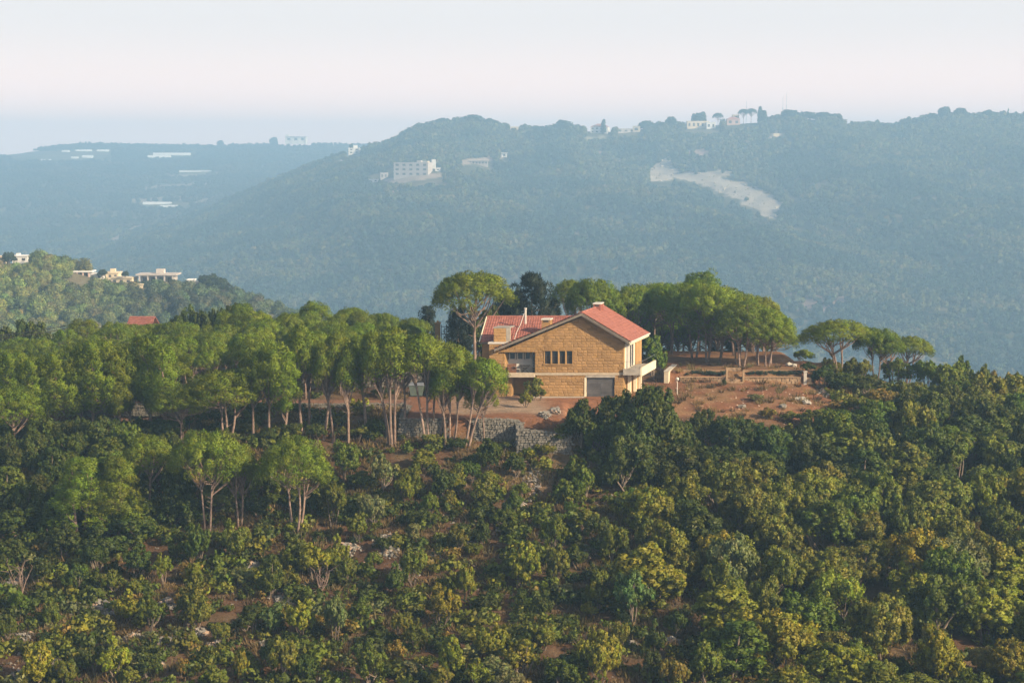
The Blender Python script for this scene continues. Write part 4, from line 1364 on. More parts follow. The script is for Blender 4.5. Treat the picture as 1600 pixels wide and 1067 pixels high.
o = empty("terrace_steps", (xat(1148, TY), TY, 0)); tag(o, "tan stone steps between two posts leading up to the red terrace", "steps")
hwid = (xat(1161, TY) - xat(1135, TY)) / 2
for k in range(4):
    slab("step", -hwid + .12, hwid - .12, -.5 + k * .33, -.17 + k * .33 + .02, -.6, .08 + k * .27, TANW, o)
for s_ in (-1, 1):
    slab("post", s_ * hwid - .09, s_ * hwid + .09, -.3, -.12, -.6, 1.25, TANW, o); 
    slab("cheek_wall", s_ * hwid - .07, s_ * hwid + .07, -.115, 1.2, -.6, .62, TANW, o)
slab("lintel", -hwid + .092, hwid - .092, 1.16, 1.3, .6, 1.32, TANW, o)
o = empty("gate_post", (xat(1257.5, TY), TY - .1, -.2)); tag(o, "pale square gate post at the right end of the terrace wall", "post")
slab("shaft", -.15, .15, -.15, .15, -.5, 1.25, PALE, o); slab("cap", -.2, .2, -.2, .2, 1.252, 1.36, PALE, o)
slab("stub_wall", .152, .62, -.1, .1, -.5, .7, TANW, o)
# pale parapet from the terrace corner back towards the house
P0, P1 = at(1041, 585, 159.3), at(1060, 569.5, 170)
o = empty("parapet_wall", (P0.x, P0.y, P0.z)); tag(o, "low pale stone parapet running back along the terrace edge beside the balcony", "wall")
m = MB(); d_ = (P1 - P0); nn = Vector((d_.y, -d_.x, 0)).normalized() * .22
m.hexa([-nn + Vector((0, 0, -1)), nn + Vector((0, 0, -1)), d_ + nn + Vector((0, 0, -1)), d_ - nn + Vector((0, 0, -1)), -nn + Vector((0, 0, .25)), nn + Vector((0, 0, .25)), d_ + nn + Vector((0, 0, .25)), d_ - nn + Vector((0, 0, .25))]); m.build("wall_body", PLASTER, o)
m = MB(); n2 = nn * 1.25; m.hexa([-n2 + Vector((0, 0, .253)), n2 + Vector((0, 0, .253)), d_ + n2 + Vector((0, 0, .253)), d_ - n2 + Vector((0, 0, .253)), -n2 + Vector((0, 0, .33)), n2 + Vector((0, 0, .33)), d_ + n2 + Vector((0, 0, .33)), d_ - n2 + Vector((0, 0, .33))]); m.build("coping", PALE, o)

# lamp post with a globe
g_ = ground(1058, 617); o = empty("lamp_post", (g_.x, g_.y, g_.z)); tag(o, "white garden lamp post with round globe in front of the terrace", "lamp post")
m = MB(); m.tube([(0, 0, -.3), (0, 0, 1.32)], [.05, .045], 8); m.build("post", WHITE, o)
m = MB(); m.tube([(0, 0, 1.322), (0, 0, 1.38)], .09, 8); m.build("collar", STEEL, o)
m = MB(); m.ball((0, 0, 1.52), .17, 12, 8); m.build("globe", WHITE, o, smooth=True)

# green waste container by the road
g_ = Vector((at(651, 612, 150.5).x, 150.5, 0)); BIN = mat_surface("green_plastic", (.10, .13, .11), rough=.6, noise=3, amp=.15, bump=0)
o = empty("waste_container", tuple(g_)); tag(o, "grey-green waste container standing beside the road behind the pine trunks", "container")
m = MB(); m.hexa([(-.55, -.4, .12), (.55, -.4, .12), (.55, .4, .12), (-.55, .4, .12), (-.7, -.5, 1.1), (.7, -.5, 1.1), (.7, .5, 1.1), (-.7, .5, 1.1)]); m.build("body", BIN, o)
m = MB(); m.hexa([(-.74, -.54, 1.103), (.74, -.54, 1.103), (.74, .54, 1.103), (-.74, .54, 1.103), (-.6, -.4, 1.28), (.6, -.4, 1.28), (.6, .4, 1.28), (-.6, .4, 1.28)]); m.build("lid", STEEL, o)
for sx in (-1, 1):
    for sy in (-1, 1):
        m = MB(); m.tube([(sx * .45, sy * .3 - .03, .08), (sx * .45, sy * .3 + .03, .08)], .08, 8); m.build("wheel", DARK, o)

# ochre pillar and the dark metal fence behind the pines
p = at(684, 503, 172); o = empty("gate_pillar", (p.x, p.y, H1(p.x, p.y))); tag(o, "ochre gate pillar rising behind the pines left of the house", "pillar")
hp = p.z - o.location.z
slab("shaft", -.27, .27, -.27, .27, -.3, hp - .2, STONE, o); slab("cap", -.33, .33, -.33, .33, hp - .197, hp - .08, STONE, o)
m = MB(); m.hexa([(-.2, -.2, hp - .077), (.2, -.2, hp - .077), (.2, .2, hp - .077), (-.2, .2, hp - .077), (-.04, -.04, hp + .15), (.04, -.04, hp + .15), (.04, .04, hp + .15), (-.04, .04, hp + .15)]); m.build("finial", STONE, o)
o = empty("metal_fence", (p.x + .35, p.y, o.location.z)); tag(o, "dark metal fence beside the ochre gate pillar", "fence")
for k in range(5):
    m = MB(); m.box((k * .55, -.04, 0), (k * .55 + .06, .04, hp - .3)); m.build("post", DARK, o)
for z in (.5, .78, .95):
    m = MB(); m.box((.061 * 0, -.075, (hp - .3) * z), (2.3, -.042, (hp - .3) * z + .07)); m.build("rail", DARK, o)

# concrete terrace left of the house over a dark store (part of the house)
m = MB(); m.box((-6.2, 152.6, 1.55), (-2.95, 156.5, 1.95)); hb(m, "side_terrace_slab", CONC)
m = MB(); m.box((-6.1, 155.5, -.3), (-3.0, 156.4, 1.546)); hb(m, "store_wall", DARK)
for x_ in (-6.0, -4.6):
    m = MB(); m.box((x_, 152.8, -.3), (x_ + .3, 153.1, 1.546)); hb(m, "store_pier", CONC)

# pale boulders on the red bank
def boulder(px, py, w, h, label, mat=PALE, seed=0, flat=.5):
    g = ground(px, py); r = np.random.default_rng(seed)
    m = bmesh.new(); bmesh.ops.create_icosphere(m, subdivisions=2, radius=.5)
    for v in m.verts:
        n_ = v.co.normalized(); k = 1 + .35 * math.sin(5 * n_.x + seed) * math.cos(4 * n_.y - seed) + r.normal() * .07
        v.co = Vector((n_.x * w * .5 * k, n_.y * w * .4 * k, n_.z * h * .5 * k))
    me = bpy.data.meshes.new("boulder"); m.to_mesh(me); m.free(); me.materials.append(mat)
    o = link("boulder", me, None, (g.x, g.y, g.z + h * .25)); o.rotation_euler = (0, 0, r.uniform(-.5, .5)); tag(o, label, "boulder", "pale boulders on the red bank")
boulder(1251, 626, 1.1, .45, "long white boulder lying tilted on the red bank, upper of two together", seed=3)
boulder(1260, 631, .9, .5, "white boulder below the long tilted one on the red bank", seed=4)
boulder(1223, 637, .8, .5, "grey boulder on the red bank left of the long white boulder", DRY, seed=5)
boulder(1160, 637, .8, .4, "grey flat boulder on the red bank nearest the dark trees", DRY, seed=6)
boulder(1233, 572, .7, .5, "pale squared boulder at the back edge of the red terrace", seed=7)
boulder(1241, 573, .6, .45, "pale boulder touching the round dark bush on the terrace edge", seed=8)
boulder(1026, 572, .9, .35, "flat pale boulder on the red soil right of the balcony", seed=9)

# the house whose red roof shows over the pines at the left
p = at(226, 494.0, 208); zr = p.z; gz_ = H1(p.x, p.y)
o = empty("red_roofed_house", (p.x, p.y, gz_)); tag(o, "far house at the left with only its red roof showing above the pines", "house")
hh = zr - gz_
m = MB(); m.box((-1.5, -3, -1), (1.0, 3.2, hh - 2.0)); m.build("wall", PLASTER, o)
for s_, nm in ((-1, 0), (1, 1)):
    m = MB(); m.hexa([(-1.9, s_ * 4.1, hh - 2.1), (1.35, s_ * 4.1, hh - 2.1), (1.35, 0, hh - .12), (-1.9, 0, hh - .12), (-1.9, s_ * 4.1, hh - 1.95), (1.35, s_ * 4.1, hh - 1.95), (1.35, 0, hh), (-1.9, 0, hh)]); rs = m.build("roof_slope", TILE, o)
    m = MB()
    for k in range(9):
        t0 = k / 9; y_ = s_ * 4.1 * (1 - t0); m.box((-1.9, y_ - .05, hh - 1.95 + 1.95 * t0 + .0), (1.35, y_ + .05, hh - 1.95 + 1.95 * t0 + .07))
    m.build("roof_tile", TILE, rs)['kind'] = 'stuff'
for k in range(2):
    m = MB(); m.box((-1.3 + 1.2 * k, -3.06, hh - 4.2), (-.5 + 1.2 * k, -3.003, hh - 3.0)); w_ = m.build("window", WHITE, o)
    m = MB(); m.box((-1.2 + 1.2 * k, -3.08, hh - 4.1), (-.6 + 1.2 * k, -3.063, hh - 3.1)); m.build("pane", GLASS, w_)

# wooden pole with its wires at the left
p = at(126, 499, 192); gz_ = H1(p.x, p.y)
o = empty("utility_pole", (p.x, p.y, gz_)); tag(o, "dark utility pole with transformer and wires above the left pines", "pole")
hp = p.z - gz_
m = MB(); m.tube([(0, 0, -.5), (0, 0, hp)], [.16, .11], 8); m.build("pole", DARK, o)
m = MB(); m.box((-.9, -.06, hp - .75), (.9, .06, hp - .6)); m.build("crossarm", DARK, o)
m = MB(); m.box((-.35, -.35, hp - 1.45), (.35, -.12, hp - .77)); m.build("transformer", STEEL, o)
m = MB(); m.box((.15, -.3, hp - .55), (.45, .0, hp - .15)); m.build("insulator_box", DARK, o)
for k, (sx, dx, dz) in enumerate(((-.8, -14, -1.6), (.8, -14, -1.9))):
    m = MB(); m.tube([Vector((sx, 0, hp - .55)).lerp(Vector((sx + dx, -2, hp - .55 + dz)), t / 10) - Vector((0, 0, 1.2 * t / 10 * (1 - t / 10))) for t in range(11)], .035, 4); m.build("wire", DARK, o)

# ================================================================ PINES
PINECOL = (.165, .222, .015)
PINES = []     # object, colour words, photograph position
def pcol(k=1.0, yellow=0.0):
    c = np.array(PINECOL) * (.82 + .36 * rng.random()) * k
    c = c * (1 + .16 * (rng.random(3) - .5)); c[0] *= 1 + yellow
    return tuple(c)
def pine(px, top, w, base=None, Y=None, form='dome', stems=None, k=1.0, note=None, bpx=None, kind="stone_pine", sink=0):
    """a pine given by its crown in the photograph and either its foot or its distance"""
    if base is not None:
        g = ground(bpx if bpx is not None else px, base); Y = g.y
    else:
        p = at(bpx if bpx is not None else px, top, Y); g = Vector((p.x, Y, H1(p.x, Y)))
    t = at(px, top, Y)
    h = t.z - g.z + sink
    if h < 2: return None
    mpp = Y / FPX / .99
    pr = pick_pine(form, stems, w * mpp / 2 / (h / 9.0))
    sx = w * mpp / 2 / pr[2] * .96
    o = grow(kind, pr, (g.x, g.y, g.z), sx, h / 9.0, random.uniform(0, 6.28), pcol(k), "pine")
    dx = t.x - g.x
    if abs(dx) > .15: o.rotation_euler = (0, math.atan2(dx, h), random.uniform(0, 6.28)) if False else (0, math.atan2(dx, h), 0)
    PINES.append((o, px, top, w, Y, note))
    return o
# isolated pines on the near slope
pine(318, 665, 112, 834, form='dome', stems=2, bpx=325, note="forked stone pine with pale stems on the near slope, leftmost of three in front")
pine(374, 688, 62, 824, form='dome', stems=2, note="slim stone pine between the two broad pines on the near slope")
pine(457, 677, 124, 836, form='dome', stems=3, bpx=462, note="broad many-stemmed stone pine on the near slope, rightmost of three in front")
pine(230, 675, 88, 800, form='dome', stems=1, note="round-headed pine just left of the forked front pine")
pine(128, 714, 112, 850, form='conic', note="low-branched bushy pine near the left edge, left head of the pair")
pine(184, 712, 96, 846, form='conic', note="low-branched bushy pine near the left edge, right head of the pair")
pine(352, 574, 132, 692, form='dome', stems=3, note="wide pine with a fan of pale stems behind the front three")
pine(283, 598, 116, 700, form='dome', stems=2, note="wide low pine left of the pine with the fan of pale stems")
pine(16, 600, 104, 722, form='dome', stems=1, note="dense round pine cut by the left edge of the photo")
# trunks that stand clear along the road
row = [(428, 528, 62, 692, 420, 'dome', 1), (445, 540, 56, 690, 440, 'tall', 1), (470, 504, 50, 686, 474, 'dome', 1), (503, 529, 46, 692, 521, 'dome', 1), (545, 540, 46, 698, 545, 'dome', 2),
       (530, 512, 50, 688, 505, 'dome', 1), (580, 508, 56, 696, 608, 'dome', 1), (614, 505, 62, 698, 614, 'dome', 2), (655, 519, 82, 695, 668, 'umbrella', 2), (702, 532, 96, 687, 683, 'umbrella', 2),
       (690, 562, 46, 699, 695, 'dome', 1), (712, 556, 50, 693, 706, 'dome', 2), (766, 555, 74, 700, 730, 'umbrella', 2), (748, 588, 50, 692, 756, 'dome', 1), (400, 540, 60, 690, 396, 'dome', 1),
       (560, 520, 50, 672, 571, 'dome', 1), (630, 515, 56, 668, 632, 'dome', 1), (485, 520, 40, 670, 482, 'dome', 1)]
for (cx, tp, w, bs, bp, fm, st) in row:
    pine(cx, tp, w, bs, form=fm, stems=st, bpx=bp, k=1.0)
# left front rank, deep crowns
for (cx, tp, w, bs, fm) in ((92, 556, 92, 692, 'tall'), (150, 538, 92, 690, 'tall'), (55, 566, 70, 694, 'tall'), (196, 545, 62, 684, 'tall'), (180, 552, 54, 690, 'tall'), (228, 528, 66, 682, 'tall'),
                            (120, 545, 60, 688, 'tall'), (252, 545, 56, 686, 'tall'), (20, 555, 70, 690, 'tall')):
    pine(cx, tp, w, bs, form=fm, stems=1)
# the wood behind, rank after rank; crowns share one level
_sky = ([-60, 0, 60, 100, 150, 180, 215, 260, 300, 330, 380, 420, 460, 520, 580, 630, 660, 690], [524, 522, 518, 514, 502, 498, 507, 496, 490, 484, 473, 470, 475, 474, 475, 486, 500, 512])
yy = 150.5
while yy < 190:
    xx = -66 + random.random() * 3
    while xx < -6.5:
        x, y = xx + random.uniform(-1, 1), yy + random.uniform(-1.6, 1.6)
        px, _ = to_px(x, y, 5)
        xx += random.uniform(3.1, 4.6)
        if px < -70 or px > 662 or (px > 600 and y < 156): continue
        if 418 < px < 462 and y < 166: continue         # the lane
        lev = at(px, float(np.interp(px, *_sky)), 184).z - .0
        zt = lev + random.uniform(-1.1, .5) - .2
        _, tp = to_px(x, y, zt)
        w = random.uniform(54, 76) * 160 / y
        pine(px, tp, w, Y=y, form=random.choice(['dome', 'dome', 'umbrella'] if px > 250 else ['deep', 'tall', 'dome']), stems=None)
    yy += 5.2
pine(207, 504, 60, Y=197, form='dome'); pine(238, 503, 62, Y=198, form='dome'); pine(180, 500, 60, Y=197, form='dome')
# around and behind the house
pine(737, 424, 134, Y=166, form='umbrella', stems=1, bpx=742, note="tall single umbrella pine standing over the left end of the red roof")
pine(892, 436, 62, Y=186, form='umbrella'); pine(925, 432, 92, Y=176, form='dome'); pine(958, 446, 74, Y=182, form='deep')
for (cx, tp, w, Y, bp, fm, st) in ((990, 440, 90, 178, 990, 'dome', 2), (1022, 438, 90, 181, 1022, 'dome', 1), (1052, 437, 92, 176, 1050, 'dome', 2), (1082, 433, 96, 172, 1086, 'deep', 2), (1106, 438, 98, 169, 1106, 'dome', 2),
                            (1128, 442, 92, 170, 1126, 'deep', 1), (1146, 446, 86, 174, 1150, 'deep', 1), (1164, 466, 92, 164.2, 1160, 'deep', 3), (1186, 472, 84, 166, 1186, 'deep', 2), (1206, 480, 72, 164.6, 1200, 'deep', 2), (1216, 488, 66, 167, 1207, 'deep', 1), (1150, 462, 70, 167, 1154, 'deep', 2),
                            (1180, 458, 90, 177, 1178, 'dome', 2), (1035, 450, 80, 184, 1036, 'deep', 1), (1070, 450, 80, 184, 1070, 'deep', 1), (1110, 452, 80, 183, 1110, 'deep', 1), (1145, 458, 76, 182, 1146, 'deep', 1), (1010, 456, 76, 186, 1008, 'deep', 1), (975, 458, 66, 186, 975, 'deep', 1), (1196, 474, 70, 178, 1194, 'deep', 1)):
    pine(cx, tp, w, Y=Y, bpx=bp, form=fm, stems=st)
for cx, tp, Y in ((985, 452, 190), (1015, 450, 191), (1046, 452, 190), (1078, 450, 192), (1112, 452, 190), (1142, 460, 191), (1172, 468, 189), (1198, 480, 187), (1060, 446, 187), (1125, 448, 187)):
    pine(cx, tp, 84, Y=Y, form='deep', stems=1)
pine(1096, 416, 70, Y=188, form='dome', stems=1, k=.75, note="greyish round-topped pine showing above the grove right of the house")
pine(1300, 500, 120, 596, form='umbrella', stems=3, bpx=1308, note="wide flat umbrella pine with spreading stems right of the red terrace")
pine(1370, 508, 74, Y=172, form='dome', stems=2, note="greyer pine at the back between the wide flat pine and the right pair", k=.8)
pine(1382, 525, 62, 604, form='umbrella', stems=3, bpx=1392, note="left of the two small stone pines at the right end of the hilltop")
pine(1424, 525, 78, 606, form='umbrella', stems=3, bpx=1416, note="rightmost small stone pine on the hilltop, crown leaning right")

# dark cedars and cypress round the house
def plant(name, parts, px, top, w, Y, col, cat, label, hgt0, r0, group=None):
    p = at(px, top, Y); gz = H1(p.x, Y); h = p.z - gz
    o = grow(name, parts, (p.x, Y, gz), w * Y / FPX / 2 / r0, h / hgt0, random.uniform(0, 6.28), col, cat); o['label'] = label
    if group: o['group'] = group
    return o
DK = (.018, .030, .016)
plant("cedar_tree", CEDAR[0], 830, 434, 92, 172, DK, "cedar", "broad dark cedar rising behind the red roof right of the umbrella pine", 8, 3.2, "dark cedars behind the house")
plant("cedar_tree", CEDAR[1], 790, 462, 60, 176, DK, "cedar", "dark cedar half hidden behind the umbrella pine and red roof", 8, 2.6, "dark cedars behind the house")
plant("cedar_tree", CEDAR[1], 716, 486, 46, 170, DK, "cedar", "small dark cedar left of the umbrella pine trunk", 8, 2.6, "dark cedars behind the house")
plant("cedar_tree", CEDAR[0], 668, 482, 44, 186, DK, "cedar", "dark cedar top with level boughs showing above the pines left of the pillar", 8, 3.2, "dark cedars behind the house")
plant("cypress_tree", CYPRESS[1], 862, 470, 34, 178, (.03, .05, .018), "cypress", "dark green cypress clump behind the roof left of the right-hand grove", 6, .95)
plant("cypress_tree", CYPRESS[0], 1146, 532, 20, 178, DK, "cypress", "dark cypress standing in the shade among the grove trunks", 6, .7)
# leafy trees on the hilltop
def leafy(px, top, w, base, hk, form, label=None, name="shrub", cat="shrub", Y=None, bpx=None, j=.18):
    if Y is None: g = ground(bpx if bpx is not None else px, base)
    else:
        p = at(px, top, Y); g = Vector((p.x, Y, H1(p.x, Y)))
    t = at(px, top, g.y); h = max(.7, t.z - g.z)
    pr = random.choice(BUSH[form])
    sx = w * g.y / FPX / 2 / pr[2]
    o = grow(name, pr, (g.x, g.y, g.z), sx, h / 3.0, random.uniform(0, 6.28), hue(hk, j), cat, sy=sx * random.uniform(.85, 1.1))
    if label: o['label'] = label
    SH.append([o, px, top, w, hk, form, bool(label)])
    return o
SH = []
leafy(1022, 524, 52, 0, 'g', 'round', "mid green round tree beside the red roof's right eave", "leafy_tree", "tree", Y=161)
leafy(740, 500, 70, 0, 'd', 'round', "dark round tree behind the tall umbrella pine's trunk", "leafy_tree", "tree", Y=171)
leafy(768, 478, 60, 0, 'd', 'round', "dark leafy tree just behind the left end of the red roof", "leafy_tree", "tree", Y=172)
leafy(822, 612, 24, 637, 'y', 'round', "small yellow-green tree on the driveway edge in front of the house", "garden_tree", "tree")
leafy(834, 590, 36, 626, 'o', 'open', "feathery olive shrub against the house below the loggia", "shrub", "shrub")
leafy(843, 604, 20, 626, 'o', 'round', "small olive shrub at the foot of the stone wall", "shrub", "shrub")
leafy(1256, 545, 34, 0, 'y', 'round', "pale yellow-green tree at the terrace edge left of the wide flat pine", "leafy_tree", "tree", Y=176)
leafy(1262, 566, 26, 592, 'd', 'round', "round clipped dark bush at the right end of the red terrace", "shrub", "shrub")
leafy(1226, 560, 40, 0, 'o', 'broad', "olive bush behind the terrace edge under the grove's right end", "shrub", "shrub", Y=182)
leafy(1200, 562, 40, 0, 'y', 'broad', None, "shrub", "shrub", Y=186)
leafy(1120, 560, 46, 0, 'y', 'broad', None, "shrub", "shrub", Y=188)
leafy(1075, 560, 50, 0, 'o', 'broad', None, "shrub", "shrub", Y=188)
leafy(1131, 594, 9, 604, 'd', 'round', "tiny dark bush at the left post of the terrace steps", "shrub", "shrub")
for (px, tp, w) in ((10, 510, 56), (34, 500, 54), (62, 503, 50), (286, 482, 50), (318, 470, 46), (344, 466, 40), (366, 474, 44)):
    leafy(px, tp, w, 0, 'd', 'round', Y=197)
for i in range(13):
    leafy(955 + 20.5 * i, 540 + random.uniform(0, 14) + .6 * i, 46, 0, random.choice('ddgo'), 'broad', Y=random.uniform(186, 193))
for (px, tp, w, bs, hk, fm) in ((1288, 572, 46, 604, 'd', 'round'), (1318, 582, 60, 616, 'd', 'broad'), (1352, 586, 62, 622, 'd', 'broad'), (1296, 560, 40, 592, 'o', 'round'), (1340, 560, 50, 0, 'o', 'broad'), (1380, 608, 70, 646, 't', 'broad'), (1345, 618, 60, 655, 'o', 'broad'),
                                (1420, 596, 60, 630, 'o', 'broad'), (1450, 560, 60, 0, 'g', 'broad'), (1400, 560, 60, 0, 'g', 'round'), (1480, 566, 60, 0, 'o', 'broad'), (1506, 556, 34, 0, 'g', 'tall'), (1530, 572, 60, 0, 'g', 'broad'), (1565, 580, 56, 0, 't', 'broad'), (1592, 584, 50, 0, 'g', 'broad'),
                                (1235, 642, 34, 662, 'o', 'open'), (1200, 636, 32, 656, 't', 'open'), (1180, 617, 28, 628, 's', 'broad'), (1275, 640, 60, 676, 'o', 'broad')):
    leafy(px, tp, w, bs, hk, fm, Y=None if bs else 170 + random.uniform(-4, 3))
# the big dark carobs in front of the house
for (px, tp, w, bs, hk, fm) in ((1012, 601, 104, 728, 'd', 'tree'), (966, 612, 84, 716, 'd', 'tree'), (908, 626, 62, 706, 'd', 'tree'), (936, 640, 66, 716, 'g', 'round'), (990, 640, 90, 742, 'd', 'tree'), (1062, 655, 66, 730, 'd', 'tree'), (1106, 638, 66, 708, 'd', 'tree'),
                                (1148, 652, 74, 730, 'd', 'tree'), (1196, 664, 84, 742, 'd', 'tree'), (1256, 668, 88, 745, 'd', 'tree'), (1306, 640, 80, 712, 'g', 'tree'), (890, 655, 40, 700, 'o', 'round')):
    leafy(px, tp, w, bs, hk, fm, None, "carob_tree", "carob tree", j=.1)

# shrubs read one by one off the near slope: x, top, width, foot, colour, form
CAT = """80 931 26 980 o tall;30 923 38 965 g round;13 963 30 1005 g round;60 997 44 1072 y tall;180 992 48 1062 y tall;209 905 34 940 o round;173 888 46 935 g open;237 930 58 990 g open;300 895 58 985 o tall;
255 865 40 912 y open;281 840 40 880 g round;308 815 44 890 d round;368 815 54 880 o round;62 870 46 920 d open;345 968 32 1008 o round;392 950 57 995 d broad;285 1025 26 1062 t open;378 1015 26 1070 y open;147 1010 42 1052 d round;
425 862 38 932 g tall;523 930 50 1005 s round;473 935 54 1000 y round;422 945 52 995 b round;580 1005 64 1074 g round;708 990 42 1068 y tall;651 967 40 1020 g round;768 955 54 1035 y tall;690 913 62 985 y open;730 880 36 940 y tall;
646 850 48 918 o round;620 875 36 930 d tall;583 860 34 893 g open;530 832 38 900 o tall;490 850 60 908 y open;646 818 36 852 s round;754 812 30 858 d tall;787 795 46 830 g broad;812 855 42 925 y tall;565 935 42 980 g round;440 990 62 1068 o round;
476 1015 32 1070 d round;745 1030 42 1078 y round;762 930 52 960 d broad;863 803 46 870 g round;825 842 56 920 y open;870 850 38 918 o tall;934 890 46 955 o round;987 888 68 975 b open;845 955 48 1018 o tall;935 985 82 1076 y broad;1055 1022 52 1082 t round;
880 1025 82 1078 g broad;1103 995 54 1078 o tall;1011 808 44 865 o round;1065 852 60 925 o round;1066 790 42 855 y tall;1123 875 56 950 o round;1056 955 36 998 d round;1022 965 36 1030 d tall;1015 1012 42 1065 d round;848 932 36 968 d round;
732 715 42 760 d round;765 685 40 738 d tall;804 708 36 748 d round;754 735 44 790 o tall;884 748 42 792 g round;912 728 50 785 g round;800 765 34 812 d tall;670 768 32 812 g round;600 710 52 775 s open;645 722 34 780 g tall;580 765 46 825 s round;690 730 46 785 d round;
660 795 52 830 d broad;540 690 50 752 g round;518 752 60 826 g round;402 770 46 808 d round;496 662 42 692 d broad;960 820 50 880 o tree;1005 755 52 815 g tree;1195 905 60 985 o tree;1463 985 88 1078 Y tree;1580 1000 80 1078 y tree;1592 822 30 850 r broad;1530 905 56 960 g tree;
1300 985 60 1040 o tree;1405 925 74 985 o tree;1360 845 70 900 y tree;1250 860 60 930 o tree;1215 800 80 880 o tree;1490 800 60 865 o tree;1420 790 80 850 y tree;1340 1000 70 1060 o tree;1535 1010 50 1060 t tree;1225 1040 50 1085 t round;1145 900 54 960 o tree;1375 1030 60 1080 o tree;
450 885 40 925 o round;560 800 40 850 o round;715 820 40 865 o round;700 765 34 800 o open;930 800 44 850 d round;120 880 46 930 d round;215 850 52 905 d round;150 850 50 900 d broad;20 840 50 890 d round;100 1030 40 1075 o round;335 1040 44 1082 o round;235 1020 44 1066 d round;620 1000 36 1040 t open;690 1040 46 1080 o round;820 990 40 1035 d round"""
for it in CAT.replace("\n", "").split(";"):
    a = it.split(); px, tp, w, bs = map(float, a[:4])
    tr = a[5] == 'tree'
    leafy(px, tp, w, bs, a[4], a[5], None, "oak_tree" if tr else "shrub", "oak" if tr else "shrub")
_pos = [(o[0].location.x, o[0].location.y, o[3] * o[0].location.y / FPX / 2) for o in SH]

def free(x, y, rr, k=.75):
    return all((x - a) ** 2 + (y - b) ** 2 > (k * (rr + c)) ** 2 for a, b, c in _pos)
# evergreen wood on the right flank
_lim = ([860, 880, 900, 960, 1020, 1075, 1095, 1130, 1170, 1250, 1290, 1330, 1400, 1450, 1500, 1560, 1700], [800, 730, 690, 660, 680, 700, 690, 690, 688, 690, 668, 632, 618, 600, 580, 586, 596])
cand = []
yy = 94.0
while yy < 174:
    xx = 2.0 + random.random() * 3
    while xx < 78:
        cand.append((xx + random.uniform(-1.1, 1.1), yy + random.uniform(-1.1, 1.1))); xx += 3.15
    yy += 3.0
random.shuffle(cand)
small_pts = []
for x, y in cand:
    z = H1(x, y); px, py = to_px(x, y, z)
    if px < 890 or px > 1790 or py < 585 or py > 1180: continue
    edge = np.interp(py, [700, 820, 900, 1000, 1100], [960, 985, 1030, 1120, 1120])
    dens = .15 if px < edge else 1.0
    if random.random() > dens: continue
    rr = random.uniform(1.65, 2.6)
    hgt = random.uniform(3.0, 4.9)
    zl = at(px, float(np.interp(px, *_lim)), y).z - z
    if zl < 1.2: continue
    hgt = min(hgt, zl); rr = min(rr, hgt * .62)
    if px > 1290 and py < 640: hgt = min(hgt, random.uniform(1.8, 3.0)); rr = min(rr, 1.5)
    if not free(x, y, rr, .57): continue
    low = np.clip((py - 680) / 330, 0, 1)  # lower crowns get yellower hues, standing in for stronger sunlight there
    q = random.random()
    if low < .35: hk = 'd' if q < .50 else 'g' if q < .80 else 'o'
    elif low < .65: hk = 'o' if q < .45 else 'g' if q < .72 else 'y' if q < .90 else 'd'
    else: hk = 'o' if q < .40 else 'y' if q < .78 else 'Y' if q < .83 else 'g' if q < .95 else 't' if q < .96 else 's'
    fm = random.choice(['tree', 'tree', 'tree', 'round', 'tall', 'broad'])
    pr = random.choice(BUSH[fm])
    o = grow("oak_tree", pr, (x, y, z), rr / pr[2] * 1.12, hgt / 3.0, random.uniform(0, 6.28), hue(hk), "oak", sy=rr / pr[2] * random.uniform(.95, 1.2))
    SH.append([o, px, to_px(x, y, z + hgt)[1], rr * 2 * FPX / y, hk, fm, False]); _pos.append((x, y, rr))
# scrub of the near slope and the thick dark cover at the left
cand = []
yy = 95.0
while yy < 141:
    xx = -52 + random.random() * 2
    while xx < 12:
        cand.append((xx + random.uniform(-1, 1), yy + random.uniform(-1, 1))); xx += 2.5
    yy += 2.4
random.shuffle(cand)
for x, y in cand:
    z = H1(x, y); px, py = to_px(x, y, z)
    if px < -60 or px > 1010 or py < 690 or py > 1150: continue
    dark = (px < 270 and py < 905) or (px < 420 and 770 < py < 850)
    if 430 < px < 900 and py < 720: continue
    if (285 < px < 400 or 425 < px < 500) and 815 < py < 880: continue      # the feet of the front pines stay in view
    if dark: p_, rr, hgt = .95, random.uniform(1.2, 2.0), random.uniform(2.2, 3.6)
    else: p_, rr, hgt = .37, random.uniform(.6, 1.25), random.uniform(1.1, 2.5)
    if 380 < px < 900 and py < 780 and not dark: p_ = .22
    if random.random() > p_ or not free(x, y, rr, .72 if not dark else .6): continue
    q = random.random()
    if dark: hk = 'd' if q < .72 else 'g' if q < .93 else 'o'
    else: hk = 'd' if q < .30 else 'g' if q < .50 else 'o' if q < .74 else 'y' if q < .88 else 's' if q < .97 else 't'
    fm = random.choice(['round', 'tall', 'broad', 'open', 'round']) if not dark else random.choice(['round', 'tree', 'broad', 'tall'])
    pr = random.choice(BUSH[fm])
    o = grow("shrub", pr, (x, y, z), rr / pr[2], hgt / 3.0, random.uniform(0, 6.28), hue(hk), "shrub", sy=rr / pr[2] * random.uniform(.85, 1.15))
    SH.append([o, px, to_px(x, y, z + hgt)[1], rr * 2 * FPX / y, hk, fm, False]); _pos.append((x, y, rr))
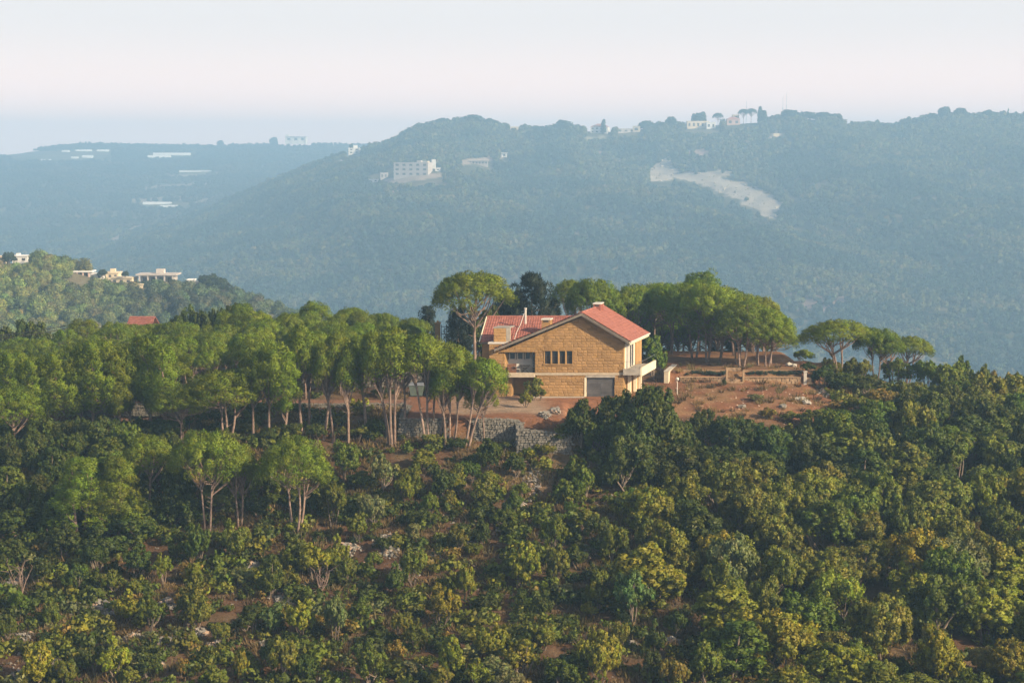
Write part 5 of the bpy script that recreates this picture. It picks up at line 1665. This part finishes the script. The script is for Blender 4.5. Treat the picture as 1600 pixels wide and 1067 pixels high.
# undergrowth at the pine feet
for (px, tp, w, bs, hk) in ((110, 660, 60, 706, 'd'), (150, 668, 60, 712, 'd'), (60, 676, 60, 722, 'd'), (215, 655, 46, 692, 'd'), (200, 676, 50, 716, 'd'), (250, 690, 50, 730, 'd'), (30, 700, 70, 750, 'd'), (90, 700, 70, 748, 'd'), (420, 668, 44, 694, 'd'), (455, 660, 50, 688, 'd'), (590, 655, 40, 684, 'd'), (560, 668, 40, 692, 'o'), (690, 600, 60, 618, 'd'), (660, 602, 30, 616, 'd'), (600, 606, 40, 620, 'd'), (668, 678, 34, 704, 'o'), (716, 684, 30, 706, 'd'), (786, 690, 32, 712, 'd'), (852, 690, 36, 716, 'o'), (872, 676, 34, 708, 'd'), (828, 700, 26, 718, 'g')):
    leafy(px, tp, w, bs, hk, 'broad')
# green strips of low plants on the terrace beds
HEDGE = {}
for pa, pb in ((1072, 1132), (1168, 1249)):
    n_ = int((pb - pa) / 5)
    for i in range(n_):
        px = pa + (pb - pa) * (i + .5) / n_
        p = at(px, 592, TY + .62)
        pr = random.choice(BUSH['broad']); o = grow("hedge_plant", pr, (p.x, TY + .62, .5), .26, .17 + .05 * random.random(), random.uniform(0, 6.28), (.05, .075, .045), "plant", sy=.22)
        HEDGE.setdefault("low plant in the terrace bed " + ("left" if pa < 1100 else "right") + " of the steps", []).append((px, o)); o['group'] = "low plants in the terrace bed " + ("left" if pa < 1100 else "right") + " of the steps"
# a dead bare bush at the left, and one beside the driveway
def dead_bush(px, base, h, label, seed):
    g = ground(px, base); r = np.random.default_rng(seed); b = MB()
    for k in range(9):
        a = r.uniform(0, 6.28); q = Vector((math.cos(a) * h * .4, math.sin(a) * h * .4, h * r.uniform(.6, 1)))
        P = bend((0, 0, -.1), q, 5, .12, r); b.tube(P, [.05, .04, .03, .02, .01], 4)
        for j in range(4):
            s = P[2 + j % 3]; b.tube([s, s + Vector((r.normal() * .4, r.normal() * .4, r.uniform(.1, .6)))], [.022, .006], 3)
    o = b.build("dead_bush", BARK_P, None, loc=(g.x, g.y, g.z)); tag(o, label, "bush"); return o
dead_bush(34, 930, 2.4, "bare grey leafless bush near the left edge above the rubble", 1)
dead_bush(500, 925, 1.8, "thin bare leafless bush beside the bright rubble heap", 2)

# ---------------------------------------------------------------- labels
FORMW = {'round': "rounded", 'tall': "upright", 'broad': "spreading", 'open': "loose airy", 'tree': "billowing"}
MARKS = [(45, "the left edge"), (150, "the dark utility pole"), (262, "the far red roof"), (345, "the forked front pine"), (420, "the slim front pine"), (515, "the rightmost front pine"), (600, "the leaning road pines"), (665, "the driveway wall corner"),
         (712, "the ochre pillar"), (765, "the tall umbrella pine"), (822, "the roof vent"), (868, "the four house windows"), (912, "the house gable"), (968, "the garage door"), (1028, "the white balcony"), (1092, "the white lamp post"), (1165, "the terrace steps"),
         (1240, "the pine grove"), (1340, "the wide flat pine"), (1465, "the rightmost pines"), (1535, "the bare right ridge"), (9999, "the right edge")]
def mark(px): return next(m for l, m in MARKS if px < l)
def band(py):
    return ("under the hilltop" if py < 700 else "high on the slope" if py < 770 else "on the upper slope" if py < 840 else "at mid slope" if py < 910 else "on the lower slope" if py < 985 else "near the bottom")
ORD = "leftmost second third fourth fifth sixth seventh eighth ninth tenth eleventh twelfth thirteenth fourteenth fifteenth sixteenth seventeenth".split()
def trim(o):
    L = o['label'].split()
    if len(L) > 16 and L[0] in ('big', 'small'): o['label'] = ' '.join(L[1:])

def number(items):
    """items: {label: [(px, object)]} ; several alike near one mark are told apart left to right"""
    for lab, L in items.items():
        L.sort(key=lambda q: q[0])
        n = len(L)
        for i, (_, o) in enumerate(L):
            if n == 1: o['label'] = lab
            elif n == 2: o['label'] = lab + ", " + ("left" if i == 0 else "right") + " of two"
            else: o['label'] = lab + ", " + ("leftmost" if i == 0 else "rightmost" if i == n - 1 else ORD[min(i, 16)] + " from left")
            trim(o)
items = {}
for o, px, tp, w, hk, fm, done in SH:
    kind = o['category']
    o['group'] = {"shrub": "shrubs scattered over the hillside", "oak": "oaks of the wood on the right slope", "carob tree": "dark carobs below the house", "tree": "leafy trees round the house"}[kind]
    if done: continue
    big = "big " if w > 75 else "small " if w < 34 else ""
    fb = to_px(*o.location)[1]
    lab = f"{big}{HUES[hk][1]} {FORMW[fm]} {kind.replace(' tree', '')} {band(fb)} below {mark(px)}" if fb > 655 else f"{big}{HUES[hk][1]} {FORMW[fm]} {kind.replace(' tree', '')} on the hilltop by {mark(px)}"
    items.setdefault(lab, []).append((px, o))
number(items)
number(HEDGE)
items = {}
for o, px, tp, w, Y, note in PINES:
    o['group'] = "stone pines on the hilltop"
    if note: o['label'] = note; continue
    if px > 860:
        lab = "grove pine right of the house, " + ("front rank" if Y < 171 else "middle rank" if Y < 179 else "back rank") + ", by " + mark(px)
    else:
        rank = "front rank" if Y < 147 else "second rank" if Y < 157 else "middle rank" if Y < 168 else "back rank" if Y < 180 else "skyline rank"
        lab = f"left wood pine, {rank}, by {mark(px)}"
    items.setdefault(lab, []).append((px, o))
number(items)

# ---------------------------------------------------------------- ground cover (nobody could count it)
def tuft_mesh(seed, n=26, h=.5, w=.035, spread=.28):
    r = np.random.default_rng(seed)
    a = r.uniform(0, 6.28, n); q = spread * np.sqrt(r.random(n))
    p = np.stack([q * np.cos(a), q * np.sin(a), np.zeros(n)], 1)
    d = unit(np.stack([np.cos(a) * .5 + r.normal(size=n) * .3, np.sin(a) * .5 + r.normal(size=n) * .3, np.ones(n)], 1)) * (h * (.5 + .6 * r.random((n, 1))))
    t = unit(np.cross(d, r.normal(size=(n, 3)))) * w
    v = np.stack([p - t, p + t, p + d + t * .3, p + d - t * .3], 1).reshape(-1, 3)
    return mesh_np("tuft", v, np.arange(n * 4).reshape(-1, 4), LEAF_S, tint=np.repeat(.8 + .4 * r.random(n), 4))
def low_bush(seed):
    r = np.random.default_rng(seed)
    c = r.normal(size=(16, 3)) * np.array([.34, .34, .16]) + np.array([0, 0, .32])
    v, f, cc, vn = leaf_cloud(c, .16 + .12 * r.random(16), 26, .13, r, up=.3)
    return mesh_np("low_bush", v, f, LEAF_S, tint=cc, vn=vn)
def stone_src(seed):
    r = np.random.default_rng(seed); v = rock_verts(r, (1, .85, .7)); m = MB(); m.add([tuple(p) for p in v], RF)
    return m.mesh("stone", STONE_S)
def mat_stone_s():
    m, n, l = new_mat("scattered_stone")
    b = n.new("ShaderNodeBsdfPrincipled"); b.inputs['Roughness'].default_value = .95; b.inputs['Specular IOR Level'].default_value = .15
    a = n.new("ShaderNodeAttribute"); a.attribute_type = 'INSTANCER'; a.attribute_name = 'col'
    l.new(a.outputs['Color'], b.inputs['Base Color']); out(n, l, b.outputs[0]); return m
STONE_S = mat_stone_s()
TUFT = [proto("tuft", tuft_mesh(1600 + i)) for i in range(5)]
LOWB = [proto("low_bush", low_bush(1650 + i)) for i in range(5)]
STN = [proto("stone", stone_src(1700 + i)) for i in range(6)]
def pts_on(n, x0, x1, y0, y1):
    x = rng.uniform(x0, x1, n); y = rng.uniform(y0, y1, n); z = H(x, y); px, py = to_px_np(x, y, z); return x, y, z, px, py
def open_ground(x, y, px, py):
    """where cover may grow: not on the drive, road or house"""
    bad = (x > -9.8) & (x < 13) & (y > 137) & (y < 165)
    bad |= (y > 144.6) & (y < 149.2) & (x < -8) & (x > -48)
    bad |= (y > 134) & (y < 137.5) & (x > .3) & (x < 6)
    return ~bad
# dry grass and herbs
x, y, z, px, py = pts_on(32000, -60, 62, 92, 178)
bare = (px > 1000) & (px < 1300) & (py > 570) & (py < 665)
k = open_ground(x, y, px, py) & ((fbm(x * .3, y * .3, 201) > .42) | bare) & (rng.random(len(x)) < np.where(bare, .16, .8)) & (bare | (y < 152))
x, y, z, px, py = (q[k] for q in (x, y, z, px, py)); n = len(x)
q = rng.random((n, 1)); col = np.where(q < .5, (.22, .15, .065), np.where(q < .75, (.13, .11, .045), (.10, .065, .035))) * (.7 + .6 * rng.random((n, 1)))
scatter("dry_grass", np.stack([x, y, z - .03], 1), .6 + .7 * rng.random(n), rng.random(n) * 6.28, col, TUFT, "dry straw-coloured grass and herbs between the shrubs")
# low scrub
x, y, z, px, py = pts_on(9000, -60, 64, 90, 178)
k = open_ground(x, y, px, py) & (y < 176) & ~((px > 985) & (px < 1300) & (py < 668) & (py > 560)) & ~((x > 12) & (x < 32) & (y > 158)) & ~((x < -4) & (y > 150) & (rng.random(len(x)) < .6))
k &= rng.random(len(x)) < np.where((px > 380) & (px < 900) & (py < 760), .30, .58)
x, y, z, px, py = (q[k] for q in (x, y, z, px, py)); n = len(x)
base = .85 * np.array([HUES[c][0] for c in 'dgoyts'])[rng.choice(6, n, p=[.36, .24, .22, .04, .06, .08])]
scatter("low_scrub", np.stack([x, y, z - .05], 1), .6 + 1.1 * rng.random(n) ** 1.5, rng.random(n) * 6.28, base * (.75 + .5 * rng.random((n, 1))), LOWB, "knee-high scrub covering the hillside between the shrubs")
# loose stones : fallen terrace walls and rubble, read off the slope
RUB = [(120, 955, 34, 12), (155, 950, 26, 10), (30, 1000, 22, 12), (20, 912, 20, 8), (175, 955, 20, 14), (265, 945, 22, 10), (465, 930, 24, 16), (445, 938, 16, 8), (350, 890, 26, 6), (396, 888, 18, 7), (85, 1036, 16, 10), (30, 1060, 14, 5), (220, 1052, 26, 10), (245, 1044, 14, 6),
       (260, 1005, 26, 8), (210, 1000, 18, 6), (310, 990, 14, 6), (560, 890, 20, 8), (545, 860, 20, 10), (600, 845, 18, 10), (610, 865, 16, 8), (830, 765, 16, 20), (840, 740, 14, 16), (810, 790, 12, 10), (925, 862, 26, 12), (985, 1012, 16, 10), (1050, 1005, 16, 6), (690, 952, 14, 10), (640, 1050, 18, 10),
       (780, 1000, 10, 8), (230, 965, 12, 8), (420, 1008, 18, 6), (640, 893, 18, 6), (730, 855, 16, 8), (690, 870, 14, 6), (852, 650, 10, 5), (868, 643, 8, 6), (1290, 615, 10, 5), (790, 830, 18, 10), (480, 862, 14, 7), (340, 1010, 20, 8), (150, 985, 20, 8)]
P, S, Cc = [], [], []
for (cx, cyy, rx, ry) in RUB:
    c = ground(cx, cyy); mpp = c.y / FPX
    e = ground(cx, cyy - ry); dpt = max(.4, abs(e.y - c.y))
    n = int(45 + rx * ry * .28)
    for _ in range(n):
        a = random.uniform(0, 6.28); q = math.sqrt(random.random()) * random.uniform(.6, 1.15)
        X = c.x + math.cos(a) * q * rx * mpp; Yq = c.y + math.sin(a) * q * dpt
        s = random.uniform(.10, .34); zc = max(0, 1 - q) * .35
        P.append((X, Yq, H1(X, Yq) + zc * random.random() + s * .15)); S.append((s * random.uniform(.8, 1.4), s, s * random.uniform(.6, 1)))
        t = random.uniform(.55, 1.15); Cc.append((.24 * t, .222 * t, .196 * t) if random.random() < .8 else (.42 * t, .30 * t, .22 * t))
x, y, z, px, py = pts_on(3600, -55, 20, 92, 140)
k = open_ground(x, y, px, py) & (fbm(x * .22, y * .22, 211) > .5)
for X, Yq, Z in zip(x[k], y[k], z[k]):
    s = random.uniform(.06, .22); P.append((X, Yq, Z + s * .2)); S.append((s * 1.2, s, s * .8)); t = random.uniform(.6, 1.1); Cc.append((.27 * t, .245 * t, .21 * t))
x, y, z, px, py = pts_on(320, 10, 34, 140, 160)
for X, Yq, Z in zip(x, y, z):
    s = random.uniform(.05, .16); P.append((X, Yq, Z + s * .2)); S.append((s * 1.2, s, s * .8)); t = random.uniform(.7, 1.2); Cc.append((.50 * t, .36 * t, .27 * t))
n = len(P)
scatter("loose_stones", np.array(P), np.array(S), rng.random(n) * 6.28, np.array(Cc), STN, "grey rubble of fallen terrace walls and loose field stones on the slope", tilt=rng.normal(size=(n, 2)) * .4)

# broken rock in the quarry scar across the valley
n = 16000
y = rng.uniform(1100 * FK, 1700 * FK, n); x = y * np.tan(rng.uniform(R(4.5), R(10), n)); z = H(x, y); px, py = to_px_np(x, y, z)
k = poly_mask(px, py, SCAR) & (rng.random(n) < .14)
x, y, z = x[k], y[k], z[k]; n = len(x); t = .55 + .6 * rng.random((n, 1))
s3 = (.8 + 3.0 * rng.random((n, 1)) ** 3) * (.6 + .8 * rng.random((n, 3)))
scatter("quarry_rubble", np.stack([x, y, z + .2], 1), s3, rng.random(n) * 6.28, np.array((.42, .37, .30)) * t, STN, "broken pale rock strewn over the quarry scar across the valley", tilt=rng.normal(size=(n, 2)) * .4)
k = rng.random(n) < .012
scatter("quarry_scrub", np.stack([x, y, z], 1)[k], 1.4 + 1.2 * rng.random(k.sum()), rng.random(k.sum()) * 6.28, np.tile((.07, .09, .035), (k.sum(), 1)), FAR_SRC, "a few bushes on the quarry scar")

# ================================================================ FAR BUILDINGS AND SKYLINE
FW = mat_surface("far_white", (.80, .78, .74), rough=.8, noise=.4, amp=.08, bump=0)
FC = mat_surface("far_cream", (.72, .60, .42), rough=.85, noise=.4, amp=.1, bump=0)
FG = mat_surface("far_grey", (.50, .45, .41), rough=.9, noise=.4, amp=.15, bump=0)
FP = mat_surface("far_pink", (.62, .42, .34), rough=.85, noise=.4, amp=.1, bump=0)
FR = mat_surface("far_roof", (.45, .20, .15), rough=.85, noise=.4, amp=.1, bump=0)
FD = mat_surface("far_opening", (.09, .09, .095), rough=.7, noise=.5, amp=.2, bump=0)
PLAS = mat_surface("greenhouse_film", (.78, .80, .80), rough=.35, noise=.3, amp=.08, bump=0)

def far_house(px, base, w, h, label, mat=FW, floors=1, bays=0, roof='flat', roofmat=None, yaw=0.0, depth=None, name="far_house", cat="house", group="far houses across the valley", slab=False, tower=None, Y=None):
    """a building across the valley: storeys, window openings, flat parapet, hip or slab roof"""
    g = ground(px, base, y0=340.0) if Y is None else None
    if g is None:
        if Y > 1000: Y *= FK
        p = at(px, base, Y); g = Vector((p.x, Y, p.z))
    mpp = g.y / FPX
    W, Hh = w * mpp, h * mpp; Dp = (depth or min(W * .7, 14)) * (FK if g.y > 1000 else 1)
    o = empty(name, tuple(g), yaw); tag(o, label, cat, group)
    m = MB(); m.box((-W / 2, 0, -4), (W / 2, Dp, Hh)); body = m.build("wall", mat, o)
    if roof == 'flat':
        m = MB(); m.box((-W / 2 - .25, -.25, Hh + .004), (W / 2 + .25, Dp + .25, Hh + .35)); m.build("roof", mat if roofmat is None else roofmat, o)
    elif roof == 'slab':
        m = MB(); m.box((-W / 2 - 1.2, -2.2, Hh + .004), (W / 2 + 1.2, Dp + .4, Hh + .5)); m.build("roof_slab", mat if roofmat is None else roofmat, o)
        for k in range(max(2, bays + 1)):
            x = -W / 2 + W * k / max(1, bays); m = MB(); m.box((x - .22, -2.0, -3), (x + .22, -1.6, Hh)); m.build("column", mat, o)
    else:
        rh = min(W, Dp) * .24; ins = Dp * .45
        m = MB(); e = .5
        v = [(-W / 2 - e, -e, Hh + .004), (W / 2 + e, -e, Hh + .004), (W / 2 + e, Dp + e, Hh + .004), (-W / 2 - e, Dp + e, Hh + .004), (-W / 2 + ins, Dp / 2, Hh + rh), (W / 2 - ins, Dp / 2, Hh + rh)]
        m.add(v, [(0, 1, 5, 4), (1, 2, 5), (2, 3, 4, 5), (3, 0, 4), (3, 2, 1, 0)]); m.build("roof", roofmat or FR, o)
    for f_ in range(floors):
        z0 = Hh * (f_ + .30) / floors; z1 = Hh * (f_ + .74) / floors
        for b_ in range(bays):
            x = -W / 2 + W * (b_ + .5) / bays; ww = W / bays * .22
            m = MB(); m.box((x - ww, -.06, z0), (x + ww, .1, z1)); m.build("window", FD, o)
        if floors > 1 and f_:
            m = MB(); m.box((-W / 2 - .1, -.3, Hh * f_ / floors - .15), (W / 2 + .1, -.003, Hh * f_ / floors + .15)); m.build("floor_band", mat, o)
    if tower:
        x, tw, th = tower; m = MB(); m.box((W * x - tw / 2, Dp * .3, Hh + .36), (W * x + tw / 2, Dp * .3 + tw, Hh + th)); m.build("roof_room", mat, o)
    return o
far_house(642, 276, 56, 21, "grey unfinished apartment block of three storeys on the far hillside", FG, 3, 5, yaw=-.25, depth=13, name="apartment_block", cat="building", tower=(.2, 5, 2.4))
far_house(664, 266, 8, 13, "narrow sunlit cream house at the right end of the grey block", FC, 2, 1, yaw=-.3, depth=6)
far_house(677.5, 264, 6, 14, "tall white water tower beside the grey apartment block", FW, 1, 0, depth=4, name="water_tower", cat="tower")
far_house(684, 268, 8, 5, "tiny white shed right of the white water tower", FW, 1, 1, depth=5)
far_house(600, 280, 11, 9, "small grey house left of the grey apartment block", FG, 1, 2, depth=7)
far_house(583, 286, 15, 5, "low white shed at the left end of the far building site", FW, 1, 2, depth=5)
far_house(747, 258, 30, 6, "long low pillared building right of the grey apartment block", FG, 1, 6, roof='slab', depth=7)
far_house(788, 247, 8, 7, "small white pillared hut at the end of the far track", FW, 1, 1, roof='slab', depth=5)
far_house(936, 209, 27, 10, "white villa with reddish hipped roof on the far ridge", FW, 2, 4, roof='hip', depth=14, yaw=-.2)
far_house(978, 208, 28, 6, "low pale green house on the far ridge right of the villa", FG, 1, 3, depth=9)
far_house(994, 207, 11, 9, "small cream house touching the low pale one on the far ridge", FC, 1, 1, depth=7, yaw=-.2)
far_house(1091, 201, 34, 11, "long cream house with arched windows on the far ridge", FC, 1, 5, roof='flat', depth=11)
far_house(1111, 202, 14, 10, "white house at the right end of the long cream one", FW, 1, 2, depth=9)
far_house(1146, 196, 20, 9, "pinkish house below the red-roofed house on the far ridge", FP, 1, 2, roof='hip', depth=11)
far_house(1168, 190, 30, 10, "red-roofed white house highest in the far ridge village", FW, 1, 3, roof='hip', depth=12)
far_house(1150, 186, 10, 6, "small pale house behind the pinkish one on the far ridge", FC, 1, 1, depth=8, Y=1712)
far_house(1330, 190, 12, 4, "low white house under the trees right of the masts", FW, 1, 1, depth=7)
far_house(1268, 187, 10, 4, "small white house under the round tree clump by the masts", FW, 1, 1, depth=7)
far_house(1213, 214, 9, 5, "pale stone hut on the bare spot below the masts", FC, 1, 0, depth=6)
far_house(842, 193, 12, 5, "pale house half hidden in trees on the far ridge", FP, 1, 1, depth=7)
far_house(804, 205, 12, 6, "small pale house on the slope below the round wooded top", FC, 1, 1, depth=6)
far_house(553, 241, 17, 9, "white stepped villa beside dark cypresses at the left ridge end", FW, 2, 2, depth=12, tower=(.1, 5, 4))
far_house(533, 256, 8, 5, "small pale house below the white stepped villa", FW, 1, 1, depth=6)
far_house(462, 222, 32, 8, "pale building with a thin floating roof slab on the left ridge", FW, 1, 3, roof='slab', depth=18, Y=2670)
far_house(449, 221, 6, 10, "pale slim tower beside the slab-roofed building on the left ridge", FW, 1, 0, depth=6, name="slim_tower", cat="tower", Y=2675)
# greenhouses on the left ridge
def greenhouse(px, base, w, h, label, n=2, Y=None):
    g = ground(px, base, y0=340.0); mpp = g.y / FPX; W = w * mpp; Hh = max(2.5, h * mpp)
    o = empty("greenhouse", tuple(g)); tag(o, label, "greenhouse", "greenhouses on the left hillsides")
    for k in range(n):
        x0 = -W / 2 + W * k / n; x1 = x0 + W / n - .3; m = MB(); prof = []
        for t in range(7):
            a = math.pi * t / 6; prof.append((x0, 6 - 6 * math.cos(a), Hh * .35 + Hh * .65 * math.sin(a)))
        prof = [(x0, 0, -2)] + prof + [(x0, 12, -2)]
        m.prism([Vector(p) for p in prof], Vector((x1 - x0, 0, 0))); m.build("tunnel", PLAS, o)
greenhouse(268, 243, 58, 4, "longest white greenhouse row high on the left ridge", 3)
greenhouse(248, 247, 36, 4, "white greenhouse just below the longest row on the left ridge", 2)
greenhouse(130, 237, 24, 3, "thin white greenhouse, middle of three along the left ridge top", 2)
greenhouse(160, 237, 18, 3, "thin white greenhouse, right of three along the left ridge top", 1)
greenhouse(102, 238, 11, 3, "thin white greenhouse, left of three along the left ridge top", 1)
greenhouse(136, 247, 16, 4, "bright white greenhouse below the three thin ones", 2)
greenhouse(116, 248, 10, 3, "small white greenhouse beside the bright one on the left ridge", 1)
greenhouse(71, 252, 15, 3, "lone white greenhouse low on the left ridge", 1)
greenhouse(12, 241, 28, 5, "pale greenhouse block cut by the left edge of the photo", 2)
greenhouse(245, 320, 44, 4, "long greenhouse low on the terraced hillside at the left", 2)
greenhouse(264, 324, 28, 3, "bright white greenhouse in front of the long low one", 1)
greenhouse(305, 269, 50, 2, "thin pale greenhouse strip on the terraces above the low pair", 2)
greenhouse(128, 277, 22, 3, "faint pale greenhouse in the middle of the left slope", 1)

# the hamlet on the middle hill
HG = "houses of the hamlet on the middle hill"
def hill_house(px, base, w, h, label, Y, **k):
    return far_house(px, base, w, h, label, Y=Y, group=HG, **k)
hill_house(31, 410, 24, 9, "white flat-roofed house at the left end of the middle hill", 541, mat=FW, bays=2, depth=5, tower=(-.2, 1.2, 1.0))
hill_house(2, 409, 14, 7, "cream house cut by the left edge on the middle hill", 541, mat=FC, bays=1, depth=5)
hill_house(132, 434, 18, 9, "shed with bright white flat roof at the hamlet's left end", 541, mat=FP, bays=2, roof='slab', roofmat=FW, depth=3)
hill_house(150, 437, 20, 8, "pale grey sheds in the hamlet left of the cream house", 540, mat=FW, bays=2, depth=4)
hill_house(172, 436, 26, 9, "cluttered pale house with roof rooms in the hamlet", 543, mat=FC, bays=3, depth=5, tower=(.1, 1.6, 1.4))
hill_house(190, 444, 34, 9, "long cream walled house in front of the hamlet", 538, mat=FC, bays=3, depth=5, yaw=-.15)
hill_house(246, 444, 52, 14, "grey house with columns and flat slab roof in the hamlet", 540, mat=FG, bays=4, roof='slab', depth=6, tower=(.05, 2.6, 1.9))
hill_house(262, 453, 44, 9, "grey retaining wall under the columned hamlet house", 534, mat=FG, bays=0, depth=1.2, name="hamlet_wall", cat="wall")
hill_house(206, 450, 34, 5, "pale low wall along the hamlet track", 535, mat=FC, bays=0, depth=1.0, name="hamlet_wall", cat="wall")
hill_house(305, 450, 20, 8, "rubble-strewn pale ruin at the right end of the hamlet", 537, mat=FC, bays=1, depth=4)
hill_house(298, 444, 10, 6, "small white hut beside the pale ruin of the hamlet", 540, mat=FW, bays=1, depth=3)

# masts on the ridge
def mast(px, top, base, label, wm=3.0):
    g = ground(px, base, y0=340.0); t = at(px, top, g.y); hh = t.z - g.z
    o = empty("lattice_mast", tuple(g)); tag(o, label, "mast", "lattice masts on the far ridge")
    for sx in (-1, 1):
        for sy in (-1, 1):
            m = MB(); m.tube([(sx * wm / 2, sy * wm / 2, -2), (sx * .45, sy * .45, hh * .86)], .62, 4); m.build("leg", FG, o)
    m = MB(); n = 9
    for k in range(n):
        z0, z1 = hh * .86 * k / n, hh * .86 * (k + 1) / n; w0 = wm / 2 + (.35 - wm / 2) * k / n; w1 = wm / 2 + (.35 - wm / 2) * (k + 1) / n
        for sy in (-1, 1):
            m.tube([(-w0, sy * w0, z0), (w1, sy * w1, z1)], .30, 3); m.tube([(w0, sy * w0, z0), (-w1, sy * w1, z1)], .30, 3)
    m.build("bracing", FG, o)['kind'] = 'stuff'
    m = MB(); m.tube([(0, 0, hh * .8), (0, 0, hh)], .6, 5); m.build("antenna", FG, o)
mast(1223, 151, 180, "left one of the two tall masts on the far ridge")
mast(1228.5, 146, 180, "right, taller one of the two masts on the far ridge")
mast(1166, 158, 184, "thin mast rising behind the red-roofed house on the far ridge", 1.6)

# trees that stand out on the skyline of the far ridge
FARG = "trees standing out on the far skyline"
def sky_tree(px, top, w, parts, hgt0, r0, col, label, name, cat, Y=1690, foot=None):
    Y *= FK; p = at(px, top, Y); gz = H1(p.x, Y); h = max(4, p.z - gz)
    o = grow(name, parts, (p.x, Y, gz - .5), w * Y / FPX / 2 / r0, h / hgt0, random.uniform(0, 6.28), col, cat); tag(o, label, None, FARG)
FGc = (.06, .09, .03)
sky_tree(1122, 176, 16, PINE['umbrella'][6], 9, 3.4, FGc, "umbrella pine with a clear stem between cream and pink houses", "stone_pine", "pine")
sky_tree(1162, 170, 18, PINE['umbrella'][7], 9, 3.4, FGc, "flat umbrella pine over the red-roofed house, left of two", "stone_pine", "pine", 1700)
sky_tree(1174, 169, 18, PINE['umbrella'][6], 9, 3.4, FGc, "flat umbrella pine over the red-roofed house, right of two", "stone_pine", "pine", 1704)
sky_tree(1188, 167, 9, CYPRESS[1], 6, .95, FGc, "dark cypress right of the red-roofed house, taller of the clump", "cypress_tree", "cypress")
sky_tree(1194, 172, 9, CYPRESS[0], 6, .7, FGc, "dark cypress right of the red-roofed house, shorter of the clump", "cypress_tree", "cypress")
sky_tree(943, 186, 7, CYPRESS[0], 6, .7, FGc, "dark cypress beside the white villa on the far ridge", "cypress_tree", "cypress")
sky_tree(1084, 178, 9, CYPRESS[1], 6, .95, FGc, "cypress left end of the clump over the long cream house", "cypress_tree", "cypress", 1700)
sky_tree(1099, 174, 9, CYPRESS[0], 6, .7, FGc, "pointed cypress over the right end of the long cream house", "cypress_tree", "cypress", 1700)
sky_tree(566, 229, 6, CYPRESS[1], 6, .95, FGc, "dark cypress right of the white stepped villa", "cypress_tree", "cypress", 1710)
sky_tree(548, 224, 10, BUSH['tree'][0], 3, 1.85, FGc, "dark bushy tree behind the white stepped villa", "leafy_tree", "tree", 1720)
sky_tree(577, 222, 5, CYPRESS[0], 6, .7, FGc, "small pointed cypress on the left ridge end, right of the villa", "cypress_tree", "cypress", 1710)
for (px, tp, w, lab) in ((1236, 171, 36, "broad round tree clump left below the masts"), (1262, 174, 30, "round tree right of the masts"), (1284, 175, 34, "broad round tree farther right of the masts"), (1304, 177, 26, "small round tree at the right end of the mast clump"),
                         (1476, 166, 20, "tall rounded tree topping the right part of the ridge"), (1502, 168, 22, "rounded tree right of the tallest on the right ridge"), (1455, 176, 22, "low rounded tree left of the tallest on the right ridge"), (1545, 172, 26, "rounded tree toward the right end of the ridge"),
                         (1575, 168, 6, "slim pointed tree near the right end of the ridge"), (740, 179, 30, "rounded tree crowning the wooded top above the grey block"), (690, 184, 26, "rounded tree on the left shoulder of the wooded top"), (766, 184, 24, "rounded tree on the right shoulder of the wooded top"), (880, 187, 26, "rounded tree left of the white villa"), (1010, 188, 26, "rounded tree right of the small cream ridge house"),
                         (1092, 176, 22, "dark round tree over the long cream house"), (1048, 182, 20, "round tree left of the long cream house"), (344, 219, 12, "dark round tree alone on the left ridge line"), (428, 214, 14, "dark round tree left of the slab-roofed building")):
    far_ = px < 500
    sky_tree(px, tp, w, BUSH['tree' if w > 10 else 'tall'][px % 4], 3, 1.85, FGc, lab, "leafy_tree", "tree", 2680 if far_ else 1695)
# trees among the hamlet houses
for (px, base, tp, w, lab) in ((14, 412, 392, 22, "dark tree between the two houses at the left end of the middle hill"), (228, 452, 438, 26, "dark tree in front of the columned hamlet house"), (328, 452, 428, 40, "big blue-green tree right of the pale hamlet ruin"), (345, 458, 434, 36, "blue-green tree rightmost on the middle hill crest"), (160, 432, 421, 18, "dark tree behind the hamlet's pale sheds"), (196, 432, 424, 14, "small dark tree behind the cream hamlet house"), (270, 446, 436, 16, "bluish bush at the right corner of the columned house"), (90, 428, 412, 30, "dark tree on the middle hill between both house groups")):
    p = at(px, base, 538); t = at(px, tp, 538)
    o = grow("leafy_tree", BUSH['tree'][px % 5], (p.x, 538, p.z - .3), w * 538 / FPX / 2 / 1.85, (t.z - p.z + .3) / 3, px, (.06, .09, .045), "tree"); tag(o, lab, None, "trees of the hamlet on the middle hill")
